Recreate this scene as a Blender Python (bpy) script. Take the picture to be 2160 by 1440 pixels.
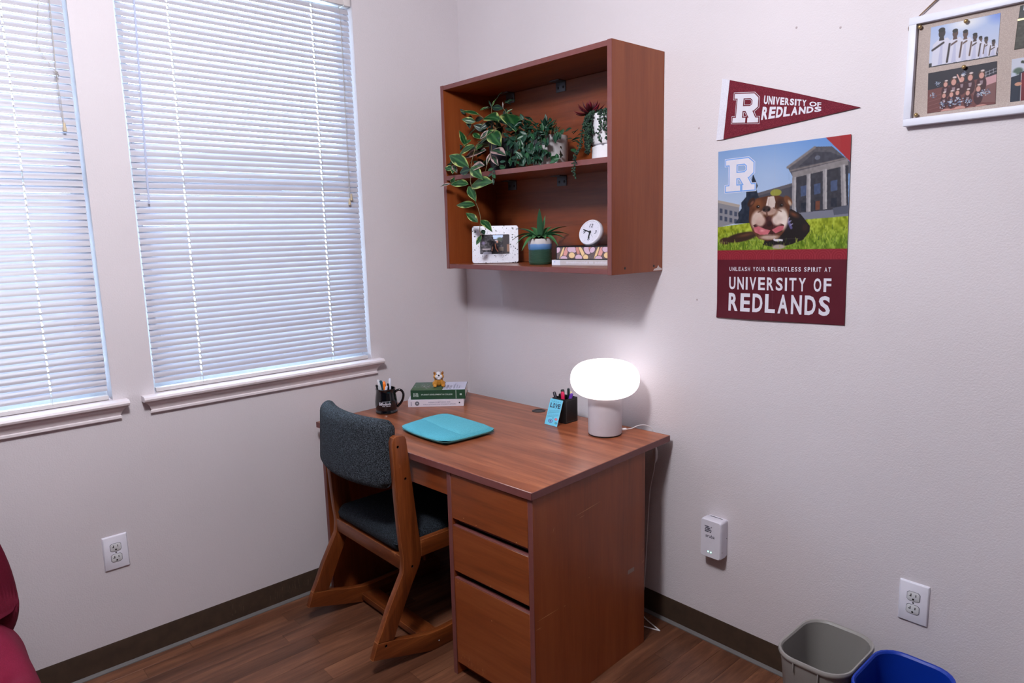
import bpy, bmesh, math, random
import numpy as np
from mathutils import Vector, Matrix

for _o in list(bpy.data.objects):
    bpy.data.objects.remove(_o, do_unlink=True)
SC = bpy.context.scene
COL = SC.collection
RNG = random.Random(7)
PI = math.pi

# ------------------------------------------------------------------ camera, sky, lights, exposure
cam_data = bpy.data.cameras.new('camera')
cam = bpy.data.objects.new('camera', cam_data)
COL.objects.link(cam)
YAW, PITCH, ROLL = 0.8386, -0.1587, -0.0235
_cy, _sy, _cp, _sp = math.cos(YAW), math.sin(YAW), math.cos(PITCH), math.sin(PITCH)
_F = Vector((-_sy * _cp, _cy * _cp, _sp))
_R = Vector((_cy, _sy, 0))
_U = _R.cross(_F)
_R2 = math.cos(ROLL) * _R + math.sin(ROLL) * _U
_U2 = -math.sin(ROLL) * _R + math.cos(ROLL) * _U
cam.matrix_world = Matrix(((_R2.x, _U2.x, -_F.x, 2.662), (_R2.y, _U2.y, -_F.y, -2.1044), (_R2.z, _U2.z, -_F.z, 1.5132), (0, 0, 0, 1)))
cam_data.sensor_width = 36.0
cam_data.lens = 36.0 * 1467.25 / 2160.0
cam_data.clip_start = 0.02
SC.camera = cam

world = bpy.data.worlds.new('daylight')
SC.world = world
world.use_nodes = True
_bg = world.node_tree.nodes['Background']
_bg.inputs['Color'].default_value = (0.62, 0.82, 1.0, 1)
_bg.inputs['Strength'].default_value = 21.0

def area_light(name, loc, size, energy, color, size_y=None):
    d = bpy.data.lights.new(name, 'AREA')
    d.energy = energy
    d.color = color
    d.size = size
    if size_y:
        d.shape = 'RECTANGLE'
        d.size_y = size_y
    o = bpy.data.objects.new(name, d)
    COL.objects.link(o)
    o.location = loc
    return o

CEIL = 2.72
LAMP_AT = (1.62, -1.75)
_ld = bpy.data.lights.new('ceiling_lamp_light', 'POINT')
_ld.energy = 118.0
_ld.color = (0.945, 0.955, 1.0)
_ld.shadow_soft_size = 0.13
_lo = bpy.data.objects.new('ceiling_lamp_light', _ld)
COL.objects.link(_lo)
_lo.location = (LAMP_AT[0], LAMP_AT[1], CEIL - 0.235)

SC.view_settings.view_transform = 'Standard'
SC.view_settings.look = 'None'
SC.view_settings.exposure = 0.0
SC.view_settings.gamma = 1.0
SC.view_settings.use_curve_mapping = False

# ------------------------------------------------------------------ colour and material helpers
def lin(c):
    return tuple((x / 255 / 12.92) if x / 255 <= 0.04045 else ((x / 255 + 0.055) / 1.055) ** 2.4 for x in c)

def rgba(c):
    return (*lin(c), 1.0)

def new_mat(name):
    m = bpy.data.materials.new(name)
    m.use_nodes = True
    nt = m.node_tree
    return m, nt, nt.nodes['Principled BSDF']

def N(nt, kind, **kw):
    n = nt.nodes.new(kind)
    for k, v in kw.items():
        if k.startswith('i_'):
            n.inputs[k[2:].replace('_', ' ')].default_value = v
        else:
            setattr(n, k, v)
    return n

def ramp(nt, stops):
    r = nt.nodes.new('ShaderNodeValToRGB')
    el = r.color_ramp.elements
    while len(el) < len(stops):
        el.new(0.5)
    for e, (p, c) in zip(el, stops):
        e.position = p
        e.color = rgba(c)
    return r

def plain(name, c, rough=0.5, metal=0.0, spec=0.5, bump=None, coat=0.0, vary=0.0, emit=None):
    """one colour with slight procedural mottling and relief"""
    m, nt, b = new_mat(name)
    b.inputs['Roughness'].default_value = rough
    b.inputs['Metallic'].default_value = metal
    b.inputs['Specular IOR Level'].default_value = spec
    b.inputs['Coat Weight'].default_value = coat
    tc = N(nt, 'ShaderNodeTexCoord')
    ns = N(nt, 'ShaderNodeTexNoise', i_Scale=(bump[0] if bump else 40.0), i_Detail=3.0)
    nt.links.new(tc.outputs['Object'], ns.inputs['Vector'])
    k = vary if vary else 0.01
    r = ramp(nt, [(0.3, tuple(max(0, x * (1 - k)) for x in c)), (0.7, tuple(min(255, x * (1 + k)) for x in c))])
    nt.links.new(ns.outputs['Fac'], r.inputs['Fac'])
    nt.links.new(r.outputs['Color'], b.inputs['Base Color'])
    if bump:
        bp = N(nt, 'ShaderNodeBump', i_Strength=bump[1], i_Distance=bump[2] if len(bump) > 2 else 0.001)
        nt.links.new(ns.outputs['Fac'], bp.inputs['Height'])
        nt.links.new(bp.outputs['Normal'], b.inputs['Normal'])
    if emit:
        b.inputs['Emission Color'].default_value = rgba(emit[0])
        b.inputs['Emission Strength'].default_value = emit[1]
    return m

def wood(name, dark, mid, light, axis='X', along=2.2, across=26.0, rough=0.38, by_object=False, swirl=0.6, worn=None):
    m, nt, b = new_mat(name)
    b.inputs['Roughness'].default_value = rough
    tc = N(nt, 'ShaderNodeTexCoord')
    src = tc.outputs['Object']
    if by_object:
        oi = N(nt, 'ShaderNodeObjectInfo')
        va = N(nt, 'ShaderNodeVectorMath', operation='SCALE')
        va.inputs[0].default_value = (3.1, 17.0, 5.3)
        nt.links.new(oi.outputs['Random'], va.inputs['Scale'])
        vb = N(nt, 'ShaderNodeVectorMath', operation='ADD')
        nt.links.new(src, vb.inputs[0])
        nt.links.new(va.outputs[0], vb.inputs[1])
        src = vb.outputs[0]
    mp = N(nt, 'ShaderNodeMapping')
    s = {'X': (along, across, across), 'Y': (across, along, across), 'Z': (across, across, along)}[axis]
    mp.inputs['Scale'].default_value = s
    nt.links.new(src, mp.inputs['Vector'])
    n1 = N(nt, 'ShaderNodeTexNoise', i_Scale=0.35, i_Detail=3.0, i_Distortion=swirl)
    n2 = N(nt, 'ShaderNodeTexNoise', i_Scale=1.0, i_Detail=6.0, i_Roughness=0.62, i_Distortion=0.5)
    n3 = N(nt, 'ShaderNodeTexNoise', i_Scale=5.0, i_Detail=2.0)
    for n in (n1, n2, n3):
        nt.links.new(mp.outputs['Vector'], n.inputs['Vector'])
    mx = N(nt, 'ShaderNodeMix', data_type='FLOAT', i_Factor=0.45)
    nt.links.new(n1.outputs['Fac'], mx.inputs['A'])
    nt.links.new(n2.outputs['Fac'], mx.inputs['B'])
    mx2 = N(nt, 'ShaderNodeMix', data_type='FLOAT', i_Factor=0.18)
    nt.links.new(mx.outputs['Result'], mx2.inputs['A'])
    nt.links.new(n3.outputs['Fac'], mx2.inputs['B'])
    r = ramp(nt, [(0.32, dark), (0.5, mid), (0.68, light)])
    nt.links.new(mx2.outputs['Result'], r.inputs['Fac'])
    out = r.outputs['Color']
    if by_object:
        mr = N(nt, 'ShaderNodeMapRange')
        mr.inputs['To Min'].default_value = 0.78
        mr.inputs['To Max'].default_value = 1.2
        nt.links.new(oi.outputs['Random'], mr.inputs['Value'])
        hv = N(nt, 'ShaderNodeHueSaturation')
        nt.links.new(mr.outputs['Result'], hv.inputs['Value'])
        nt.links.new(out, hv.inputs['Color'])
        out = hv.outputs['Color']
    if worn:
        ge = N(nt, 'ShaderNodeNewGeometry')
        bv = nt.nodes.new('ShaderNodeBevel')
        bv.samples = 6
        bv.inputs['Radius'].default_value = 0.0045
        dt = N(nt, 'ShaderNodeVectorMath', operation='DOT_PRODUCT')
        nt.links.new(bv.outputs[0], dt.inputs[0])
        nt.links.new(ge.outputs['True Normal'], dt.inputs[1])
        wn = N(nt, 'ShaderNodeTexNoise', i_Scale=26.0, i_Detail=5.0)
        nt.links.new(tc.outputs['Object'], wn.inputs['Vector'])
        ad = N(nt, 'ShaderNodeMath', operation='MULTIPLY_ADD')     # noise * 0.3 - dot
        ad.inputs[1].default_value = 0.30
        nt.links.new(wn.outputs['Fac'], ad.inputs[0])
        ng = N(nt, 'ShaderNodeMath', operation='MULTIPLY')
        ng.inputs[1].default_value = -1.0
        nt.links.new(dt.outputs['Value'], ng.inputs[0])
        nt.links.new(ng.outputs[0], ad.inputs[2])
        wr_ = N(nt, 'ShaderNodeMapRange')
        wr_.inputs['From Min'].default_value = -0.785
        wr_.inputs['From Max'].default_value = -0.70
        nt.links.new(ad.outputs[0], wr_.inputs['Value'])
        wm = N(nt, 'ShaderNodeMix', data_type='RGBA')
        nt.links.new(wr_.outputs[0], wm.inputs['Factor'])
        nt.links.new(out, wm.inputs[6])
        wm.inputs[7].default_value = rgba(worn)
        out = wm.outputs[2]
    nt.links.new(out, b.inputs['Base Color'])
    bp = N(nt, 'ShaderNodeBump', i_Strength=0.08, i_Distance=0.0006)
    nt.links.new(n2.outputs['Fac'], bp.inputs['Height'])
    nt.links.new(bp.outputs['Normal'], b.inputs['Normal'])
    return m

def wall_paint(name, c):
    m, nt, b = new_mat(name)
    b.inputs['Roughness'].default_value = 0.72
    b.inputs['Specular IOR Level'].default_value = 0.35
    tc = N(nt, 'ShaderNodeTexCoord')
    n1 = N(nt, 'ShaderNodeTexNoise', i_Scale=210.0, i_Detail=2.0, i_Roughness=0.5, i_Distortion=0.4)
    n2 = N(nt, 'ShaderNodeTexNoise', i_Scale=55.0, i_Detail=2.0)
    n3 = N(nt, 'ShaderNodeTexNoise', i_Scale=1.3, i_Detail=2.0)
    for n in (n1, n2, n3):
        nt.links.new(tc.outputs['Object'], n.inputs['Vector'])
    mx = N(nt, 'ShaderNodeMix', data_type='FLOAT', i_Factor=0.35)
    nt.links.new(n1.outputs['Fac'], mx.inputs['A'])
    nt.links.new(n2.outputs['Fac'], mx.inputs['B'])
    bp = N(nt, 'ShaderNodeBump', i_Strength=0.62, i_Distance=0.0022)
    nt.links.new(mx.outputs['Result'], bp.inputs['Height'])
    nt.links.new(bp.outputs['Normal'], b.inputs['Normal'])
    r = ramp(nt, [(0.35, tuple(x * 0.985 for x in c)), (0.65, tuple(min(255, x * 1.01) for x in c))])
    nt.links.new(n3.outputs['Fac'], r.inputs['Fac'])
    nt.links.new(r.outputs['Color'], b.inputs['Base Color'])
    return m

def printed(name, rough=0.45, spec=0.25):
    """flat print: colours come with the mesh"""
    m, nt, b = new_mat(name)
    a = N(nt, 'ShaderNodeAttribute', attribute_name='Col')
    nt.links.new(a.outputs['Color'], b.inputs['Base Color'])
    b.inputs['Roughness'].default_value = rough
    b.inputs['Specular IOR Level'].default_value = spec
    return m

def leafy(name, rough=0.38, trans=0.25):
    m, nt, b = new_mat(name)
    a = N(nt, 'ShaderNodeAttribute', attribute_name='Col')
    nt.links.new(a.outputs['Color'], b.inputs['Base Color'])
    b.inputs['Roughness'].default_value = rough
    t = N(nt, 'ShaderNodeBsdfTranslucent')
    nt.links.new(a.outputs['Color'], t.inputs['Color'])
    mx = N(nt, 'ShaderNodeMixShader', i_Fac=trans)
    nt.links.new(b.outputs[0], mx.inputs[1])
    nt.links.new(t.outputs[0], mx.inputs[2])
    nt.links.new(mx.outputs[0], nt.nodes['Material Output'].inputs['Surface'])
    return m

def fabric(name, c_base, c_fleck, scale=420.0, bump=0.5, rough=0.9):
    m, nt, b = new_mat(name)
    b.inputs['Roughness'].default_value = rough
    b.inputs['Specular IOR Level'].default_value = 0.2
    tc = N(nt, 'ShaderNodeTexCoord')
    v = N(nt, 'ShaderNodeTexVoronoi', i_Scale=scale, i_Randomness=0.55)
    nt.links.new(tc.outputs['Object'], v.inputs['Vector'])
    n = N(nt, 'ShaderNodeTexNoise', i_Scale=scale * 0.6, i_Detail=1.0)
    nt.links.new(tc.outputs['Object'], n.inputs['Vector'])
    bw = N(nt, 'ShaderNodeSeparateColor')
    nt.links.new(v.outputs['Color'], bw.inputs['Color'])
    mid = tuple((a + b_) / 2 for a, b_ in zip(c_base, c_fleck))
    r = ramp(nt, [(0.35, c_base), (0.62, mid), (0.9, c_fleck)])
    nt.links.new(bw.outputs['Red'], r.inputs['Fac'])
    nt.links.new(r.outputs['Color'], b.inputs['Base Color'])
    bp = N(nt, 'ShaderNodeBump', i_Strength=bump, i_Distance=0.001)
    nt.links.new(v.outputs['Distance'], bp.inputs['Height'])
    nt.links.new(bp.outputs['Normal'], b.inputs['Normal'])
    return m

# ------------------------------------------------------------------ mesh helpers
class MB:
    """collects shapes and links them as one mesh object"""
    def __init__(self):
        self.v, self.f, self.m, self.s, self.c = [], [], [], [], {}

    def add(self, verts, faces, mi=0, M=None, smooth=False):
        o = len(self.v)
        for p in verts:
            p = Vector(p)
            self.v.append(tuple(M @ p) if M is not None else tuple(p))
        for f in faces:
            self.f.append(tuple(i + o for i in f))
            self.m.append(mi)
            self.s.append(smooth)
        return o

    def box(self, a, b, mi=0, bev=0.0, seg=2, M=None, smooth=None):
        a, b = Vector(a), Vector(b)
        bm = bmesh.new()
        bmesh.ops.create_cube(bm, size=1.0, matrix=Matrix.Translation((a + b) / 2) @ Matrix.Diagonal((*(b - a), 1)))
        if bev > 0:
            bmesh.ops.bevel(bm, geom=list(bm.edges), offset=bev, segments=seg, affect='EDGES', profile=0.5)
        self.add([v.co for v in bm.verts], [[v.index for v in f.verts] for f in bm.faces] if not bm.verts.index_update() else [], mi, M, bev > 0 if smooth is None else smooth)
        bm.free()
        return self

    def prism(self, poly, axis, lo, hi, mi=0, bev=0.0, seg=2, M=None):
        """extrude a 2-D outline along axis; outline coordinates are the two other axes in x, y, z order"""
        bm = bmesh.new()
        def pt(p, t):
            return {'X': (t, p[0], p[1]), 'Y': (p[0], t, p[1]), 'Z': (p[0], p[1], t)}[axis]
        lo_v = [bm.verts.new(pt(p, lo)) for p in poly]
        hi_v = [bm.verts.new(pt(p, hi)) for p in poly]
        n = len(poly)
        bm.faces.new(lo_v)
        bm.faces.new(hi_v[::-1])
        for i in range(n):
            bm.faces.new((lo_v[i], hi_v[i], hi_v[(i + 1) % n], lo_v[(i + 1) % n]))
        bmesh.ops.recalc_face_normals(bm, faces=list(bm.faces))
        if bev > 0:
            es = [e for e in bm.edges if (e.verts[0] in lo_v) == (e.verts[1] in lo_v)]
            bmesh.ops.bevel(bm, geom=es, offset=bev, segments=seg, affect='EDGES', profile=0.5)
        bm.verts.index_update()
        self.add([v.co for v in bm.verts], [[v.index for v in f.verts] for f in bm.faces], mi, M, True)
        bm.free()
        return self

    def lathe(self, prof, n=32, mi=0, M=None, mis=None, sx=1.0, sy=1.0, cap=True):
        vs, fs, ms = [], [], []
        for r, z in prof:
            for k in range(n):
                a = 2 * PI * k / n
                vs.append((r * math.cos(a) * sx, r * math.sin(a) * sy, z))
        for j in range(len(prof) - 1):
            for k in range(n):
                fs.append((j * n + k, j * n + (k + 1) % n, (j + 1) * n + (k + 1) % n, (j + 1) * n + k))
                ms.append(mis[j] if mis else mi)
        if cap:
            fs.append(tuple(range(n))[::-1]); ms.append(mis[0] if mis else mi)
            fs.append(tuple((len(prof) - 1) * n + k for k in range(n))); ms.append(mis[-1] if mis else mi)
        o = self.add(vs, fs, mi, M, True)
        self.m[-len(fs):] = ms
        return self

    def tube(self, pts, r, n=8, mi=0, M=None, close=False):
        pts = [Vector(p) for p in pts]
        rs = r if isinstance(r, (list, tuple)) else [r] * len(pts)
        vs, fs = [], []
        prev = None
        for i, p in enumerate(pts):
            if close:
                t = pts[(i + 1) % len(pts)] - pts[i - 1]
            else:
                t = pts[min(i + 1, len(pts) - 1)] - pts[max(i - 1, 0)]
            t.normalize()
            if prev is None:
                u = t.orthogonal().normalized()
            else:
                u = (prev - t * prev.dot(t))
                u = u.normalized() if u.length > 1e-6 else t.orthogonal().normalized()
            prev = u
            w = t.cross(u)
            for k in range(n):
                a = 2 * PI * k / n
                vs.append(p + (u * math.cos(a) + w * math.sin(a)) * rs[i])
        L = len(pts)
        for i in range(L if close else L - 1):
            for k in range(n):
                j = (i + 1) % L
                fs.append((i * n + k, i * n + (k + 1) % n, j * n + (k + 1) % n, j * n + k))
        if not close:
            fs.append(tuple(range(n))[::-1])
            fs.append(tuple((L - 1) * n + k for k in range(n)))
        self.add(vs, fs, mi, M, True)
        return self

    def ball(self, c, r, mi=0, M=None, u=14, v=9):
        rx, ry, rz = (r, r, r) if not isinstance(r, (tuple, list)) else r
        vs = [(c[0], c[1], c[2] - rz)]
        for j in range(1, v):
            th = PI * j / v
            for k in range(u):
                a = 2 * PI * k / u
                vs.append((c[0] + rx * math.sin(th) * math.cos(a), c[1] + ry * math.sin(th) * math.sin(a), c[2] - rz * math.cos(th)))
        vs.append((c[0], c[1], c[2] + rz))
        fs = [(0, 1 + (k + 1) % u, 1 + k) for k in range(u)]
        for j in range(v - 2):
            for k in range(u):
                a, b = 1 + j * u + k, 1 + j * u + (k + 1) % u
                fs.append((a, b, b + u, a + u))
        t = len(vs) - 1
        fs += [(t, 1 + (v - 2) * u + k, 1 + (v - 2) * u + (k + 1) % u) for k in range(u)]
        self.add(vs, fs, mi, M, True)
        return self

    def mesh(self, name, mats):
        me = bpy.data.meshes.new(name)
        me.from_pydata(self.v, [], self.f)
        for m in (mats if isinstance(mats, (list, tuple)) else [mats]):
            me.materials.append(m)
        me.polygons.foreach_set('material_index', self.m)
        me.polygons.foreach_set('use_smooth', self.s)
        me.update()
        if any(self.s):
            me.set_sharp_from_angle(angle=math.radians(38))
        return me

    def build(self, name, mats, parent=None, world=False):
        if world and parent is not None:
            Mi = parent.matrix_basis.inverted()
            self.v = [tuple(Mi @ Vector(p)) for p in self.v]
        return link(name, self.mesh(name, mats), parent)

def link(name, me, parent=None):
    o = bpy.data.objects.new(name, me)
    COL.objects.link(o)
    if parent is not None:
        o.parent = parent
    return o

def tag(o, label=None, cat=None, group=None, kind=None):
    for k, v in (('label', label), ('category', cat), ('group', group), ('kind', kind)):
        if v:
            o[k] = v
    return o

def thing(name, label, cat, loc=(0, 0, 0), rz=0.0, group=None):
    o = bpy.data.objects.new(name, None)
    COL.objects.link(o)
    o.empty_display_size = 0.05
    o.matrix_basis = Matrix.Translation(loc) @ Matrix.Rotation(rz, 4, 'Z')
    return tag(o, label, cat, group)

def dup_tree(src, parent=None):
    c = src.copy()
    COL.objects.link(c)
    if parent is not None:
        c.parent = parent
    for ch in [o for o in list(COL.objects) if o.parent == src]:
        dup_tree(ch, c)
    return c

def rot(axis, a):
    return Matrix.Rotation(a, 4, axis)

def at(*p):
    return Matrix.Translation(p)

# ------------------------------------------------------------------ lettering (built-in font turned into flat meshes)
_glyphs = {}
def glyphs(s, off=0.0, shear=0.0):
    key = (s, off, shear)
    if key not in _glyphs:
        cu = bpy.data.curves.new('lettering', 'FONT')
        cu.body = s
        cu.size = 1.0
        cu.offset = off
        cu.shear = shear
        cu.resolution_u = 3
        ob = bpy.data.objects.new('lettering', cu)
        COL.objects.link(ob)
        bpy.context.view_layer.update()
        dg = bpy.context.evaluated_depsgraph_get()
        me = bpy.data.meshes.new_from_object(ob.evaluated_get(dg))
        vs = np.array([v.co[:2] for v in me.vertices])
        fs = [tuple(p.vertices) for p in me.polygons]
        bpy.data.objects.remove(ob, do_unlink=True)
        bpy.data.curves.remove(cu)
        bpy.data.meshes.remove(me)
        mn, mxx = vs.min(0), vs.max(0)
        _glyphs[key] = ((vs - mn) / (mxx - mn), fs)
    return _glyphs[key]

def letters(mb, s, place, off=0.0, mi=0, shear=0.0):
    """place maps (u, v) in the unit box of the text (v up) to a point"""
    vs, fs = glyphs(s, off, shear)
    pts = [place(float(u), float(v)) for u, v in vs]
    mb.add(pts, fs, mi)
    return mb

def spaced(mb, s, place, off=0.0, gap=0.26, narrow=0.36, space=0.6, mi=0):
    """condensed, evenly spaced capitals: every letter fills its own slot of the line"""
    ws = [space if c == ' ' else narrow if c in 'I1' else 1.06 if c in 'MW' else 1.0 for c in s]
    tot = sum(ws) + gap * (len(s) - 1)
    x = 0.0
    for c, w in zip(s, ws):
        if c != ' ':
            letters(mb, c, lambda u, v, x=x, w=w: place((x + u * w) / tot, v), off, mi)
        x += w + gap
    return mb

def flat(O, U, V, n, lift=0.0):
    """text placer on a plane: O lower left corner, U and V span the box, n the outward normal"""
    O, U, V, n = Vector(O), Vector(U), Vector(V), Vector(n).normalized()
    return lambda u, v: O + U * u + V * v + n * lift

def dashes(mb, place, n, seed=1, fill=0.78):
    """a line of print too small to read: broken strokes along the line"""
    r = random.Random(seed)
    u = 0.0
    while u < 0.985:
        w = r.uniform(0.55, 1.25) / n
        if r.random() < 0.93:
            v0, v1 = r.choice(((0, 1), (0, 0.72), (0, 1), (0.1, 0.8)))
            q = [(u, v0), (min(1, u + w * fill), v0), (min(1, u + w * fill), v1), (u, v1)]
            mb.add([place(a, b) for a, b in q], [(0, 1, 2, 3)])
        u += w
    return mb

# slab-serif capital R as an outline with a hole, in a unit box (v up)
R_OUT = [(0, 0), (0.52, 0), (0.52, 0.17), (0.38, 0.17), (0.38, 0.40), (0.50, 0.40), (0.645, 0.17), (0.60, 0.17), (0.60, 0), (1.03, 0), (1.03, 0.17), (0.91, 0.17), (0.775, 0.405), (0.82, 0.41), (0.98, 0.54), (0.98, 0.85), (0.80, 1.0), (0, 1.0), (0, 0.84), (0.13, 0.84), (0.13, 0.17), (0, 0.17)]
R_HOLE = [(0.38, 0.57), (0.38, 0.84), (0.67, 0.84), (0.75, 0.77), (0.75, 0.64), (0.67, 0.57)]

def grow(poly, d):
    n = len(poly)
    out = []
    for i in range(n):
        p0, p1, p2 = (Vector(poly[i - 1]), Vector(poly[i]), Vector(poly[(i + 1) % n]))
        e1, e2 = (p1 - p0).normalized(), (p2 - p1).normalized()
        n1, n2 = Vector((e1.y, -e1.x)), Vector((e2.y, -e2.x))
        k = (n1 + n2) / max(0.25, 1 + n1.dot(n2))
        out.append(tuple(p1 + k * d))
    return out

_rs = {}
def letter_R(mb, place, d=0.0, mi=0):
    if d not in _rs:
        cu = bpy.data.curves.new('outline', 'CURVE')
        cu.dimensions = '2D'
        cu.fill_mode = 'BOTH'
        for pl in (grow(R_OUT, d), grow(R_HOLE, d)):
            sp = cu.splines.new('POLY')
            sp.points.add(len(pl) - 1)
            for q, c in zip(sp.points, pl):
                q.co = (c[0], c[1], 0, 1)
            sp.use_cyclic_u = True
        ob = bpy.data.objects.new('outline', cu)
        COL.objects.link(ob)
        bpy.context.view_layer.update()
        me = bpy.data.meshes.new_from_object(ob.evaluated_get(bpy.context.evaluated_depsgraph_get()))
        _rs[d] = ([tuple(v.co[:2]) for v in me.vertices], [tuple(p.vertices) for p in me.polygons])
        bpy.data.objects.remove(ob, do_unlink=True)
        bpy.data.curves.remove(cu)
        bpy.data.meshes.remove(me)
    vs, fs = _rs[d]
    mb.add([place(u, v) for u, v in vs], fs, mi)
    return mb

# ------------------------------------------------------------------ flat prints
class Canvas:
    """small painter for printed pictures; u to the right, v downwards, both 0..1"""
    def __init__(self, w, h, c, seed=1):
        self.w, self.h = w, h
        self.a = np.empty((h, w, 3))
        self.a[:] = c
        self.u, self.v = np.meshgrid((np.arange(w)) / (w - 1), (np.arange(h)) / (h - 1))
        self.asp = h / w
        self.r = np.random.RandomState(seed)

    def put(self, mask, c, alpha=1.0):
        k = (mask * alpha)[..., None]
        self.a = self.a * (1 - k) + np.array(c, float) * k
        return self

    def polymask(self, pts):
        m = np.zeros((self.h, self.w), bool)
        n = len(pts)
        for i in range(n):
            (x0, y0), (x1, y1) = pts[i], pts[(i + 1) % n]
            if y0 == y1:
                continue
            m ^= ((self.v < y0) != (self.v < y1)) & (self.u < (x1 - x0) * (self.v - y0) / (y1 - y0) + x0)
        return m.astype(float)

    def half(self):
        """average 2 x 2 dots"""
        self.h, self.w = self.h // 2, self.w // 2
        self.a = self.a[:self.h * 2, :self.w * 2].reshape(self.h, 2, self.w, 2, 3).mean((1, 3))
        return self

    def poly(self, pts, c, alpha=1.0):
        return self.put(self.polymask(pts), c, alpha)

    def ellmask(self, cx, cy, rx, ry, ang=0.0, soft=0.08):
        x, y = self.u - cx, (self.v - cy) * self.asp
        ca, sa = math.cos(ang), math.sin(ang)
        d = np.sqrt(((x * ca + y * sa) / rx) ** 2 + ((-x * sa + y * ca) / (ry * self.asp)) ** 2)
        return np.clip((1 - d) / soft, 0, 1)

    def ell(self, cx, cy, rx, ry, c, ang=0.0, soft=0.08, alpha=1.0):
        return self.put(self.ellmask(cx, cy, rx, ry, ang, soft), c, alpha)

    def line(self, p, q, w, c, alpha=1.0):
        px, py, qx, qy = p[0], p[1] * self.asp, q[0], q[1] * self.asp
        x, y = self.u, self.v * self.asp
        L2 = (qx - px) ** 2 + (qy - py) ** 2 + 1e-12
        t = np.clip(((x - px) * (qx - px) + (y - py) * (qy - py)) / L2, 0, 1)
        d = np.hypot(x - px - t * (qx - px), y - py - t * (qy - py))
        return self.put(np.clip((w - d) / (w * 0.5), 0, 1), c, alpha)

    def noise(self, k=8, amp=1.0):
        """smooth noise field around 0"""
        g = self.r.rand(k + 2, k + 2)
        x, y = self.u * k, self.v * k
        i, j = x.astype(int), y.astype(int)
        fx, fy = x - i, y - j
        fx, fy = fx * fx * (3 - 2 * fx), fy * fy * (3 - 2 * fy)
        return amp * ((g[j, i] * (1 - fx) + g[j, i + 1] * fx) * (1 - fy) + (g[j + 1, i] * (1 - fx) + g[j + 1, i + 1] * fx) * fy - 0.5)

    def mottle(self, mask, k, amp):
        self.a = np.clip(self.a + (mask * self.noise(k, amp))[..., None], 0, 255)
        return self

def print_sheet(name, cv, O, U, V, n, mat, thick=0.0006, parent=None, world=False, bend=None, back=None, gain=0.74):
    """a solid sheet whose front carries the canvas; O top left, U right, V down"""
    O, U, V, n = Vector(O), Vector(U), Vector(V), Vector(n).normalized()
    w, h = cv.w, cv.h
    vs, cols = [], []
    l = np.clip(cv.a / 255.0, 0, 1)
    l = np.where(l <= 0.04045, l / 12.92, ((l + 0.055) / 1.055) ** 2.4)
    fl = l.reshape(-1, 3) * gain
    for j in range(h):
        for i in range(w):
            u, v = i / (w - 1), j / (h - 1)
            b = bend(u, v) if bend else 0.0
            vs.append(tuple(O + U * u + V * v + n * (thick + b)))
    fs = [(j * w + i, (j + 1) * w + i, (j + 1) * w + i + 1, j * w + i + 1) for j in range(h - 1) for i in range(w - 1)]
    rim = [(i, 0) for i in range(w)] + [(w - 1, j) for j in range(1, h)] + [(i, h - 1) for i in range(w - 2, -1, -1)] + [(0, j) for j in range(h - 2, 0, -1)]
    o = len(vs)
    for i, j in rim:
        u, v = i / (w - 1), j / (h - 1)
        b = bend(u, v) if bend else 0.0
        vs.append(tuple(O + U * u + V * v + n * b))
    L = len(rim)
    nf = len(fs)
    for k in range(L):
        a, b = rim[k], rim[(k + 1) % L]
        fs.append((o + k, a[1] * w + a[0], b[1] * w + b[0], o + (k + 1) % L))
    if not bend:
        fs.append(tuple(o + k for k in range(L)))
    if world and parent is not None:
        Mi = parent.matrix_basis.inverted()
        vs = [tuple(Mi @ Vector(p)) for p in vs]
    me = bpy.data.meshes.new(name)
    me.from_pydata(vs, [], fs)
    me.materials.append(mat)
    me.materials.append(back or mat)
    mi = [0] * nf + [1] * (len(fs) - nf)
    me.polygons.foreach_set('material_index', mi)
    ca = me.color_attributes.new('Col', 'FLOAT_COLOR', 'POINT')
    full = np.ones((len(vs), 4), np.float32)
    full[:, :3] = 0.75
    full[:w * h, :3] = fl
    ca.data.foreach_set('color', full.ravel())
    me.polygons.foreach_set('use_smooth', [True] * nf + [False] * (len(fs) - nf))
    me.update()
    return link(name, me, parent)

# ------------------------------------------------------------------ shared materials
M_WALL = wall_paint('wall paint', (214, 207, 212))
M_CEIL = wall_paint('ceiling paint', (184, 178, 180))
M_TRIM = plain('white trim paint', (232, 222, 226), 0.4, bump=(60, 0.08))
M_VINYL = plain('window vinyl', (235, 238, 240), 0.35)
M_FLOOR = wood('laminate plank', (62, 36, 25), (102, 64, 46), (136, 92, 67), 'Y', 2.6, 42.0, 0.34, by_object=True, swirl=1.2)
M_BASE = plain('brown vinyl base', (62, 48, 38), 0.45, bump=(25, 0.05), vary=0.1)
M_STRIP = plain('grey sealant', (98, 95, 95), 0.6)
M_SCUFF = plain('pale scuff', (92, 78, 66), 0.7)
M_LAM_Y = wood('cherry laminate y', (96, 42, 17), (126, 61, 28), (146, 79, 42), 'Y', 2.0, 26.0, 0.36)
M_LAM_Z = wood('cherry laminate z', (112, 50, 20), (136, 65, 28), (152, 79, 38), 'Z', 2.0, 26.0, 0.4)
M_LAM_X = wood('cherry laminate x', (96, 42, 17), (128, 62, 28), (148, 80, 42), 'X', 1.8, 24.0, 0.36)
M_TOP = wood('desk top laminate', (92, 42, 22), (144, 79, 50), (184, 114, 78), 'X', 2.2, 34.0, 0.3, swirl=1.6)
M_EDGE = plain('mauve edge band', (112, 63, 60), 0.42, vary=0.03)
M_OAK = wood('chair oak', (70, 30, 10), (112, 54, 22), (146, 82, 40), 'Z', 3.0, 46.0, 0.34, worn=(190, 122, 74))
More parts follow.
